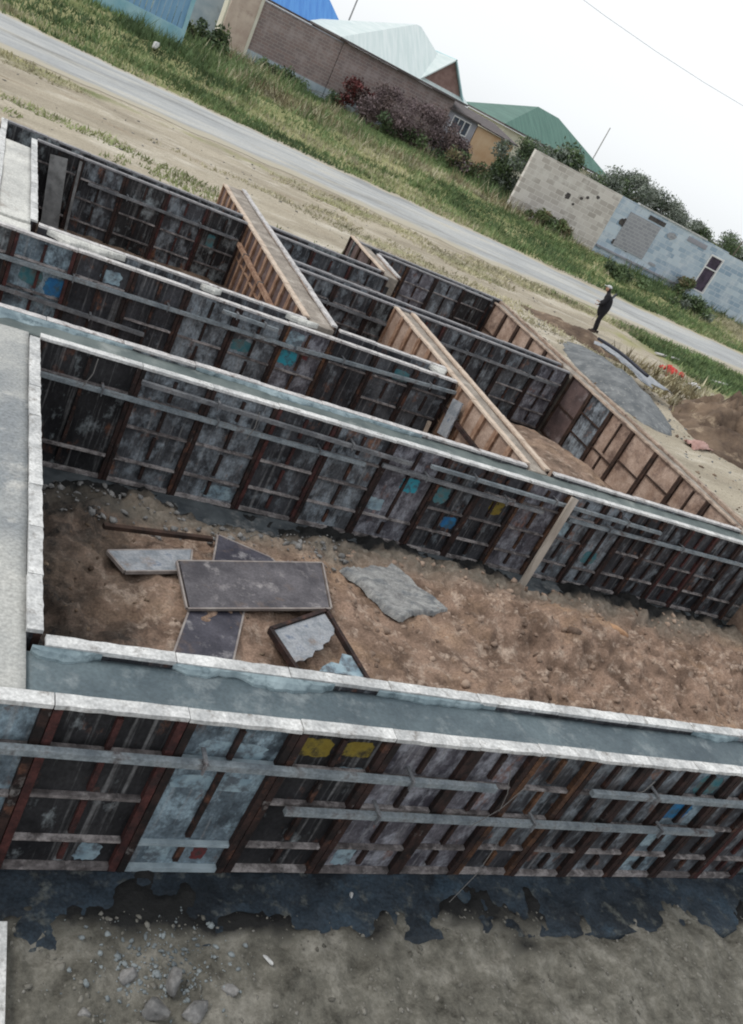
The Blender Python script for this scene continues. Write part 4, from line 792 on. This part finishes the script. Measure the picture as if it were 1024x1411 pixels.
# hands: palm with five fingers closed round the handle
def hand(c, d, side, nm='hand'):
    c = Vector(c); d = Vector(d).normalized(); n = d.cross(Vector((0, side, .3))).normalized(); b2 = d.cross(n)
    vs = [c, c + d * .05, c + d * .085]; ed = [(0, 1), (1, 2)]; rd = [.022, (.035, .018), (.034, .016)]
    for k, ln in enumerate((.075, .085, .08, .062)):
        o_ = len(vs); base = c + d * .08 + b2 * (.027 - .018 * k)
        vs += [base, base + d * ln * .45 + n * .01, base + d * ln * .6 + n * .035, base + d * ln * .4 + n * .055]; ed += [(2, o_), (o_, o_ + 1), (o_ + 1, o_ + 2), (o_ + 2, o_ + 3)]; rd += [.009, .009, .008, .007]
    o_ = len(vs); vs += [c + d * .03 + b2 * .036, c + d * .055 + b2 * .055 + n * .02, c + d * .075 + b2 * .045 + n * .042]; ed += [(0, o_), (o_, o_ + 1), (o_ + 1, o_ + 2)]; rd += [.011, .01, .008]
    return link(nm, skin_mesh('hand', [tuple(v) for v in vs], ed, rd, 'skin', 1), person)
hand((.33, .17, .95), (.6, -.3, -.3), 1); hand((.28, -.3, 1.0), (.7, .1, .2), -1)
for s, (fx_, fz_) in ((1, (.08, .04)), (-1, (-.07, .04))):
    mb = MB(); mb.hexa([(fx_ - .16, s * .14 - .045, -.0), (fx_ + .12, s * .14 - .05, -.0), (fx_ + .12, s * .14 + .05, -.0), (fx_ - .16, s * .14 + .045, -.0), (fx_ - .15, s * .14 - .04, .1), (fx_ + .09, s * .14 - .035, .06), (fx_ + .09, s * .14 + .035, .06), (fx_ - .15, s * .14 + .04, .1)]); mb.build('boot', 'boot', person)
shovel = thing('shovel', 'shovel held upright by the bending person, dark blade up', 'shovel', (20.95, 26.0, pz), math.atan2(.53, -.85))
MB().tube([(.3, -.12, .35), (.05, -.4, 1.3)], .018, 8).build('handle', 'plank', shovel)
mb = MB(); mb.hexa([(.07, -.5, 1.28), (.03, -.28, 1.28), (.05, -.28, 1.3), (.09, -.5, 1.3), (-.02, -.52, 1.52), (-.05, -.34, 1.52), (-.03, -.33, 1.54), (0, -.5, 1.54)]); mb.build('blade', 'black_pipe', shovel)

# ------------------------------------------------------------------ vegetation
def crown_mesh(name, clumps, n, size, mats, seed, flat=False):
    g = np.random.default_rng(seed); W = np.array([c[3] * c[4] * c[5] for c in clumps]) ** .67; W = W / W.sum()
    idx = g.choice(len(clumps), n, p=W); C_ = np.array(clumps)[idx]
    d = g.standard_normal((n, 3)); d /= np.linalg.norm(d, axis=1)[:, None]; r_ = g.random(n) ** .45 * (1 + .18 * g.standard_normal(n))
    P = C_[:, :3] + d * r_[:, None] * C_[:, 3:6]
    a = g.standard_normal((n, 3)); a /= np.linalg.norm(a, axis=1)[:, None]; b2 = np.cross(a, g.standard_normal((n, 3))); b2 /= np.linalg.norm(b2, axis=1)[:, None]
    s = size * (.5 + g.random(n))[:, None]
    co = np.stack([P - a * s, P - b2 * s * .42, P + a * s, P + b2 * s * .42], 1).reshape(-1, 3)
    mi = (idx * 7 + (g.random(n) < .3) * g.integers(0, len(mats), n)) % len(mats)
    return np_mesh(name, co, np.arange(4 * n).reshape(n, 4), mats, mi)
def plant(name, label, cat, x, y, clumps, n, size, mats, seed, trunk=None, group=None):
    z = float(terrain(np.array(float(x)), np.array(float(y)))) - .05
    t = thing(name, label, cat, (x, y, z), 0, group); link('crown', crown_mesh('crown', clumps, n, size, mats, seed), t)
    r_ = random.Random(seed); mb = MB(); hh = max(c[2] for c in clumps)
    mb.tube([(0, 0, -.1), (.05, .03, hh * .4), (.0, .05, hh * .8)], [trunk or .05, (trunk or .05) * .7, (trunk or .05) * .3], 7)
    for c in clumps:
        zb = hh * r_.uniform(.15, .45); mb.tube([(.03, .03, zb), (c[0] * .5, c[1] * .5, (zb + c[2]) / 2 + .1), (c[0], c[1], c[2])], [(trunk or .05) * .45, (trunk or .05) * .3, .012], 5)
    mb.build('trunk' if trunk and trunk > .08 else 'stems', 'bark', t); return t
def clumps_of(seed, n, rx, ry, h0, h1, r0, r1):
    r_ = random.Random(seed); out = []
    for k in range(n):
        a = r_.uniform(0, 6.28); q = math.sqrt(r_.random()); rr = r_.uniform(r0, r1); out.append((q * rx * math.cos(a), q * ry * math.sin(a), r_.uniform(h0, h1), rr, rr, rr * r_.uniform(.7, 1.0)))
    return out
TG = 'trees beyond the block wall'
for i, (x, y, h, w, lab, ms) in enumerate(((42.5, 60, 4.6, 3.2, 'grey green tree directly above the pale end of the block wall', ['leaf_grey', 'leaf_greydark', 'leaf_green']), (46.5, 61, 5.6, 2.8, 'tallest rounded grey green tree beyond the block wall', ['leaf_grey', 'leaf_greydark', 'leaf_dark']),
                                           (50.5, 61, 4.6, 2.2, 'lower tree at the right shoulder of the rounded tree', ['leaf_grey', 'leaf_greydark', 'leaf_dark']), (54.5, 62, 4.3, 2.8, 'low bushy tree left of the thin post beyond the block wall', ['leaf_grey', 'leaf_green', 'leaf_dark']),
                                           (59.5, 62, 5.0, 2.8, 'tree at the right edge beyond the block wall', ['leaf_green', 'leaf_greydark', 'leaf_grey']), (64, 63, 5.0, 3, 'tree cut by the right edge of the photo', ['leaf_green', 'leaf_dark', 'leaf_grey']))):
    plant('leafy_tree', lab, 'tree', x, y, clumps_of(i + 3, 22, w, 1.6, h * .45, h * .95, .5, 1.0), 13000, .09, ms, i, .16, TG)
BG = 'bushes along the house fronts'
plant('bush', 'purple brown leafless-looking bush in front of the grey house wall', 'bush', 26.2, 60.8, clumps_of(21, 46, 4.5, 1.2, .5, 2.7, .4, .85), 15000, .09, ['leaf_brown', 'leaf_purple', 'leaf_purple'], 21, None, BG)
plant('bush', 'dark red leaved shrub against the brick wall', 'bush', 22.6, 62.3, clumps_of(22, 16, 2.0, .6, .5, 2.0, .4, .7), 4200, .11, ['leaf_red', 'leaf_brown', 'leaf_red'], 22, None, BG)
plant('bush', 'dense dark green bush below the purple brown bush', 'bush', 25.8, 59.8, clumps_of(23, 14, 2.6, .8, .3, 1.1, .4, .7), 3200, .12, ['leaf_dark', 'leaf_green', 'leaf_brown'], 23, None, BG)
plant('bush', 'tall green bush at the left end of the block wall', 'bush', 31.2, 55.2, clumps_of(24, 24, 1.8, 1.1, .7, 3.7, .45, .85), 9000, .1, ['leaf_green', 'leaf_greydark', 'leaf_dark'], 24, None, BG)
plant('bush', 'tan and green scrubby bush below the peach house wall', 'bush', 30.6, 58.5, clumps_of(25, 16, 2.3, .9, .2, 1.2, .45, .75), 3800, .12, ['leaf_tan', 'leaf_green', 'leaf_purple'], 25, None, BG)
plant('leafy_tree', 'dark green tree in front of the green roof', 'tree', 38.8, 63, clumps_of(26, 16, 2.4, 1.2, 2.6, 4.6, .7, 1.1), 5200, .15, ['leaf_green', 'leaf_dark', 'leaf_greydark'], 26, .14)
plant('bush', 'green bush growing through the foot of the window opening', 'bush', 43.4, 48.3, clumps_of(27, 8, .7, .25, .3, 1.3, .3, .45), 1300, .1, ['leaf_green', 'leaf_light', 'leaf_tan'], 27, None, BG)
plant('bush', 'green weeds between the blue fence and the cream pillar', 'bush', 10.6, 59, clumps_of(28, 14, 1.9, .8, .3, 1.4, .4, .7), 3200, .12, ['leaf_green', 'leaf_light', 'leaf_dark'], 28, None, BG)
plant('bush', 'dark weeds at the foot of the grey plinth', 'bush', 18.0, 62.8, clumps_of(29, 14, 3.0, .5, .2, .7, .3, .5), 2600, .11, ['leaf_green', 'leaf_dark', 'leaf_green'], 29, None, BG)
plant('bush', 'yellow green weeds at the foot of the beige block wall', 'bush', 31.8, 49.0, clumps_of(30, 12, 1.9, .4, .15, .75, .25, .45), 2200, .1, ['leaf_light', 'leaf_tan', 'leaf_green'], 30, None, BG)
plant('bush', 'dark green weed clump by the road below the blue blocks', 'bush', 35.2, 44.6, clumps_of(31, 12, 2.0, .6, .15, .55, .3, .45), 2000, .1, ['leaf_dark', 'leaf_green', 'leaf_green'], 31, None, BG)
plant('bush', 'dark green weed clump by the road at the right edge', 'bush', 41.8, 44.8, clumps_of(32, 12, 1.8, .6, .2, .8, .35, .55), 2200, .1, ['leaf_dark', 'leaf_green', 'leaf_greydark'], 32, None, BG)

# grass: countless blades
def blades(name, pts, hmin, hmax, mats, seed, wts, per=3):
    g = np.random.default_rng(seed); n = len(pts); P = np.repeat(pts, per, 0) + g.normal(0, .08, (n * per, 2)); k = len(P)
    z = terrain(P[:, 0], P[:, 1]) - .02; h = hmin + (hmax - hmin) * g.random(k) ** 1.6 * (.6 + .8 * np.clip(.5 + fbm(P[:, 0], P[:, 1], .4, 3), 0, 1))
    a = g.random(k) * 6.28; w = .018 + .03 * g.random(k); ln = h * (.2 + .6 * g.random(k)); b2 = g.random(k) * 6.28
    base = np.stack([P[:, 0], P[:, 1], z], -1); dx = np.stack([np.cos(a) * w, np.sin(a) * w, 0 * a], -1); tip = base + np.stack([np.cos(b2) * ln, np.sin(b2) * ln, h], -1)
    co = np.stack([base - dx, base + dx, tip], 1).reshape(-1, 3)
    zone = np.clip(.5 + fbm(P[:, 0] * .5, P[:, 1], .3, 4) * 1.5 + .16 * g.standard_normal(k), 0, .999); cum = np.cumsum(wts); mi = np.searchsorted(cum, zone * cum[-1]).clip(0, len(mats) - 1)
    o = link(name, np_mesh(name, co, np.arange(3 * k).reshape(k, 3), mats, mi)); o['kind'] = 'stuff'; return o
g = np.random.default_rng(77)
def vis(P, mg=60):
    z = terrain(P[:, 0], P[:, 1]); d = np.stack([P[:, 0], P[:, 1], z - 4], -1); w = d @ np.array(FW); x = 512 + 1208.75 * (d @ np.array(RT)) / w; y = 705.5 - 1208.75 * (d @ np.array(UP)) / w
    return P[(w > 1) & (x > -mg) & (x < 1024 + mg) & (y > -mg) & (y < 1411 + mg)]
P = vis(np.stack([g.random(150000) * 75 - 6, 38.5 + 26 * g.random(150000)], -1)); P = P[P[:, 1] > far(P[:, 0]) - .4 * g.random(len(P))]
P = P[g.random(len(P)) < .15 + .85 * np.clip(.6 + fbm(P[:, 0], P[:, 1], .3, 4), 0, 1)][:52000]
blades('grass', P, .06, .36, ['grass_dark', 'grass_green', 'grass_yellow', 'grass_straw'], 5, [.22, .42, .28, .08])
P = vis(np.stack([18 + g.random(40000) * 30, 19 + 13 * g.random(40000)], -1)); P = P[(green_mask(P[:, 0], P[:, 1]) > .5) & (g.random(len(P)) < .75)]
blades('grass', P[:12000], .05, .28, ['grass_dark', 'grass_green', 'grass_yellow', 'grass_straw'], 6, [.2, .5, .22, .08])
P = vis(np.stack([g.random(30000) * 32 - 3, 22 + 9.3 * g.random(30000)], -1)); P = P[(fbm(P[:, 0] * .35, P[:, 1], .5, 4) > .12)]
P2 = np.stack([19.5 + 9 * g.random(2600), 15 + 9 * g.random(2600)], -1); P2 = P2[g.random(2600) < np.clip(.4 + 1.5 * fbm(P2[:, 0], P2[:, 1], .5, 4), 0, 1)]
blades('dry_grass', P2, .1, .5, ['grass_yellow', 'grass_straw', 'leaf_tan'], 9, [.2, .5, .3])
blades('dry_grass', P[:6000], .03, .14, ['grass_yellow', 'grass_straw', 'grass_straw'], 8, [.3, .4, .3])

P = vis(np.stack([5 + g.random(9000) * 50, 48 + 14 * g.random(9000)], -1)); P = P[(fbm(P[:, 0], P[:, 1], .3, 4) > .02)]
blades('tall_weeds', P[:4500], .3, .95, ['grass_dark', 'grass_green', 'grass_straw', 'leaf_tan'], 12, [.4, .35, .15, .1])

# ------------------------------------------------------------------ buildings and walls beyond the road
gz = 0.02
def offs(t): return Vector(t.location)
# block wall
A = Vector((29.3, 50.1)); B = Vector((56.0, 47.8)); ang = math.atan2(B.y - A.y, B.x - A.x); Lw = (B - A).length
bw = thing('block_wall', 'long unfinished block wall, beige at the left and blue at the right', 'wall', (A.x, A.y, gz - .1), ang)
s_ = 6.9; TOP = 3.85
MB().box(0, s_, 0, .3, 0, TOP).build('beige_section', 'block_beige', bw)
wx0, wx1, wz0, wz1 = 15.25, 16.45, .75, 3.3
mb = MB(); mb.box(s_ + .003, wx0, 0.015, .3, 0, TOP); mb.box(wx0 + .002, wx1 - .002, .015, .3, 0, wz0); mb.box(wx0 + .002, wx1 - .002, .015, .3, wz1, TOP); mb.box(wx1, Lw, .015, .3, 0, TOP - .1); mb.build('blue_section', 'block_blue', bw)
MB().box(8.0, 10.6, -.03, .012, 1.0, 3.25).build('blocked_opening', 'block_grey', bw)
MB().box(8.3, 14.3, -.06, .32, TOP + .003, TOP + .09).build('coping', 'edge_white', bw)
MB().box(6.95, 15.3, -.12, .012, .5, .62).build('ledge', 'plaster_grey', bw)
for nm, (x0, x1, z0, z1), m in (('hole', (3.2, 3.6, 2.15, 2.55), 'hole'), ('hole', (4.6, 4.8, 2.7, 2.9), 'hole'), ('hole', (7.85, 8.5, 1.0, 1.4), 'hole'), ('hole', (8.9, 9.4, .95, 1.2), 'hole'), ('hole', (4.2, 4.45, 2.5, 2.7), 'hole'), ('hole', (5.2, 5.45, 3.0, 3.2), 'hole'), ('hole', (3.9, 4.1, 2.0, 2.15), 'hole'), ('lintel', (9.4, 10.8, 3.35, 3.62), 'hole'), ('damp_patch', (7.6, 8.15, 2.2, 2.75), 'hole'), ('damp_patch', (11.3, 12.1, 2.9, 3.3), 'block_grey'), ('lintel', (12.9, 14.6, 3.3, 3.6), 'plaster_grey'), ('damp_patch', (11.2, 11.8, .9, 1.1), 'block_grey')):
    r_ = random.Random(x0 * 10); n = 14; ring = [((x0 + x1) / 2 + (x1 - x0) / 2 * math.cos(6.283 * k / n) * r_.uniform(.75, 1.25), (z0 + z1) / 2 + (z1 - z0) / 2 * math.sin(6.283 * k / n) * r_.uniform(.75, 1.25)) for k in range(n)]
    if nm == 'lintel': ring = [(x0, z0), (x1, z0), (x1, z1), (x0, z1)]; n = 4
    mb = MB(); mb.add([(x, -.02, z) for x, z in ring] + [(x, .011, z) for x, z in ring], [tuple(range(n)), tuple(range(2 * n - 1, n - 1, -1))] + [((k + 1) % n, k, n + k, n + (k + 1) % n) for k in range(n)]); mb.build(nm, m, bw)
wn = MB()
for x0, x1, z0, z1 in ((wx0, wx0 + .1, wz0, wz1), (wx1 - .1, wx1, wz0, wz1), (wx0 + .102, wx1 - .102, wz1 - .12, wz1), (wx0 + .102, wx1 - .102, 2.35, 2.43), (wx0 + .102, wx1 - .102, wz0, wz0 + .08)): wn.box(x0, x1, -.03, .2, z0, z1)
wf = wn.build('window', 'white_paint', bw); MB().box(wx0 + .1, wx1 - .1, .1, .13, wz0 + .08, wz1 - .12).build('pane', 'glass_purple', wf)
# brick garden wall and pillar at the left of the house
bwall = thing('brick_wall', 'long brown brick wall with pale blue grey plinth left of the white roofed house', 'wall', (14.45, 64.5, gz - .1))
MB().box(0, 5.9, 0, .3, .95, 3.95).build('brickwork', 'brick_brown', bwall); MB().box(-.02, 5.9, -.05, .33, 0, .948).build('plinth', 'plinth', bwall); MB().box(-.03, 5.9, -.05, .35, 3.952, 4.03).build('coping', 'plaster_grey', bwall)
pw = thing('plaster_wall', 'narrow cream and pink plastered wall between the blue fence and the brick wall', 'wall', (12.5, 64.3, gz - .1))
MB().box(0, 1.75, 0, .3, .55, 4.6).build('plaster_face', 'plaster_pink', pw); MB().box(1.752, 1.95, -.04, .34, 0, 4.7).build('corner_strip', 'plaster_cream', pw); MB().box(0, 1.75, -.03, .3, 0, .548).build('plinth', 'plaster_cream', pw)
# blue fence
bf = thing('blue_fence', 'blue and teal metal fence at the top left corner', 'fence', (1.5, 53.1, gz - .1), math.atan2(51.8 - 53.1, 8.2 - 1.5))
Lf = 6.82
mb = MB()
for k in range(24): mb.box(Lf * k / 24 + .012, Lf * (k + 1) / 24 - .012, 0, .03, 1.0, 2.75)
mb.build('metal_sheet', 'fence_blue', bf); MB().box(0, Lf, -.03, .2, 0, .995).build('base_wall', 'fence_teal', bf); MB().box(Lf + .002, Lf + .2, -.06, .22, 0, 3.0).build('post', 'fence_teal', bf); MB().box(0, Lf, .032, .08, 2.5, 2.58).build('rail', 'fence_teal', bf)
gw = thing('plaster_wall', 'bluish grey plastered wall set back behind the weeds', 'wall', (8.6, 66, gz - .1)); MB().box(0, 3.8, 0, .3, 0, 3.6).build('plaster_face', 'plinth', gw); MB().box(-.02, 3.82, -.04, .34, 3.602, 3.7).build('coping', 'plaster_pink', gw)
rock(6.6, 47.2, .05, (.7, .3, .22), 'pale concrete block lying in the grass below the blue fence', 'edge_white', 1, 'concrete_block', 'concrete block')

def hip(mb, x0, x1, y0, y1, z0, xa, xb, ym, zt, th=.12, mi=(0, 0, 0, 0)):
    a, b2, c, d = (x0, y0, z0), (x1, y0, z0), (x1, y1, z0), (x0, y1, z0); e_, f_ = (xa, ym, zt), (xb, ym, zt)
    for face, k in (((a, b2, f_, e_), mi[0]), ((b2, c, f_), mi[1]), ((c, d, e_, f_), mi[2]), ((d, a, e_), mi[3])):
        mb.add(face, [tuple(range(len(face)))], k)
    mb.box(x0, x1, y0, y1, z0 - th, z0 - .002, len(set(mi)))
# main house
hs_ = thing('brick_house', 'brown brick house with white and teal hipped roof', 'house', (20.4, 64.5, gz - .1))
MB().box(0, 9.3, 0, 9, .95, 4.1).build('wall', 'brick_brown', hs_); MB().box(0, 9.3, -.05, 9.05, 0, .947).build('plinth', 'plinth', hs_)
mb = MB(); hip(mb, -.5, 10.2, -.45, 9.5, 4.25, 6.0, 6.4, 4.6, 7.4, .14, (0, 1, 0, 0)); rf = mb.build('roof', ['roof_white', 'roof_teal', 'roof_dark'], hs_)
mb = MB(); gx0, gx1, gx = 6.1, 9.6, 7.9
mb.add([(gx0, -.1, 4.3), (gx1, -.1, 4.3), (gx, -.1, 6.35)], [(0, 1, 2)]); gb = mb.build('gable', 'brick_red', hs_)
mb = MB(); mb.slab([(gx0 - .3, -.4, 4.15), (gx, -.4, 6.5), (gx, 4.2, 6.5), (gx0 - .3, 4.2, 4.15)], .08); mb.slab([(gx, -.4, 6.5), (gx1 + .3, -.4, 4.15), (gx1 + .3, 4.2, 4.15), (gx, 4.2, 6.5)], .08, 1); mb.build('gable_roof', ['roof_white', 'roof_teal'], gb)
# grey annex with window and peach part
an = thing('house_annex', 'grey low house annex with a white barred window', 'house', (29.72, 64.7, gz - .1))
mb = MB(); mb.box(0, .5, 0, 5, 0, 3.5); mb.box(.502, 2.1, 0, 5, 0, 2.2); mb.box(.502, 2.1, 0, 5, 3.25, 3.5); mb.box(2.102, 2.6, 0, 5, 0, 3.5); mb.build('wall', 'plaster_grey', an)
mb = MB()
for x0, x1, z0, z1 in ((.5, .58, 2.2, 3.25), (2.02, 2.1, 2.2, 3.25), (1.02, 1.08, 2.28, 3.17), (1.52, 1.58, 2.28, 3.17), (.582, 2.018, 3.17, 3.25), (.582, 2.018, 2.2, 2.28)): mb.box(x0, x1, -.04, .12, z0, z1)
wf = mb.build('window', 'white_paint', an); MB().box(.58, 2.02, .06, .09, 2.28, 3.17).build('pane', 'glass', wf)
mb = MB(); mb.slab([(-.1, -.35, 3.62), (2.65, -.35, 3.56), (2.65, 5, 4.3), (-.1, 5, 4.3)], .12); mb.build('roof', 'roof_dark', an)
pe = thing('house_annex', 'peach coloured house end right of the grey annex', 'house', (32.4, 64.75, gz - .1))
MB().box(0, 3.5, 0, 5, 0, 3.3).build('wall', 'plaster_peach', pe); mb = MB(); mb.slab([(-.05, -.3, 3.5), (3.75, -.3, 3.4), (3.75, 5, 4.0), (-.05, 5, 4.1)], .1); mb.build('roof', 'roof_dark', pe)
# blue roofed and green roofed houses further back
bh = thing('house', 'house with bright blue roof behind the brick wall', 'house', (14.0, 73, gz))
MB().box(0, 9, 0, 8, 0, 3.9).build('wall', 'plaster_cream', bh); mb = MB(); hip(mb, -.4, 9.3, -.4, 8.4, 4.1, 2.6, 6.2, 4, 7.4, .15, (0, 0, 0, 1)); mb.build('roof', ['roof_blue', 'roof_white', 'roof_dark'], bh)
gh = thing('house', 'house with dark green hipped roof behind the trees', 'house', (41.6, 78, gz))
MB().box(0, 12.6, 0, 9, 0, 4.1).build('wall', 'plaster_cream', gh); mb = MB(); hip(mb, -.5, 13.0, -.5, 9.5, 4.3, 4.6, 7.2, 4.5, 7.0, .15, (0, 0, 0, 0)); mb.build('roof', ['roof_green', 'roof_dark'], gh)
# poles and wire
o = MB().tube([(0, 0, 0), (.05, 0, 8.6)], [.09, .06], 8).build('utility_pole', 'pole'); o.location = (24.6, 79, gz); tag(o, 'thin utility pole standing between the blue roof and the white roof', 'pole')
o = MB().tube([(0, 0, 0), (.1, 0, 8.4)], [.07, .05], 8).build('utility_pole', 'pole'); o.location = (52.9, 80, gz); tag(o, 'faint thin pole right of the green roof', 'pole')
o = MB().tube([(0, 0, 0), (.3, 0, 5.4)], [.06, .05], 8).build('utility_pole', 'bark'); o.location = (56.6, 60, gz); tag(o, 'short dark post among the trees beyond the block wall', 'pole')
pts = [(20 + 5 * k, 60, 12.9 + .0024 * (20 + 5 * k - 41) ** 2) for k in range(12)]
o = MB().tube(pts, .014, 6).build('overhead_wire', 'wire_far'); tag(o, 'thin overhead wire crossing the white sky', 'wire')
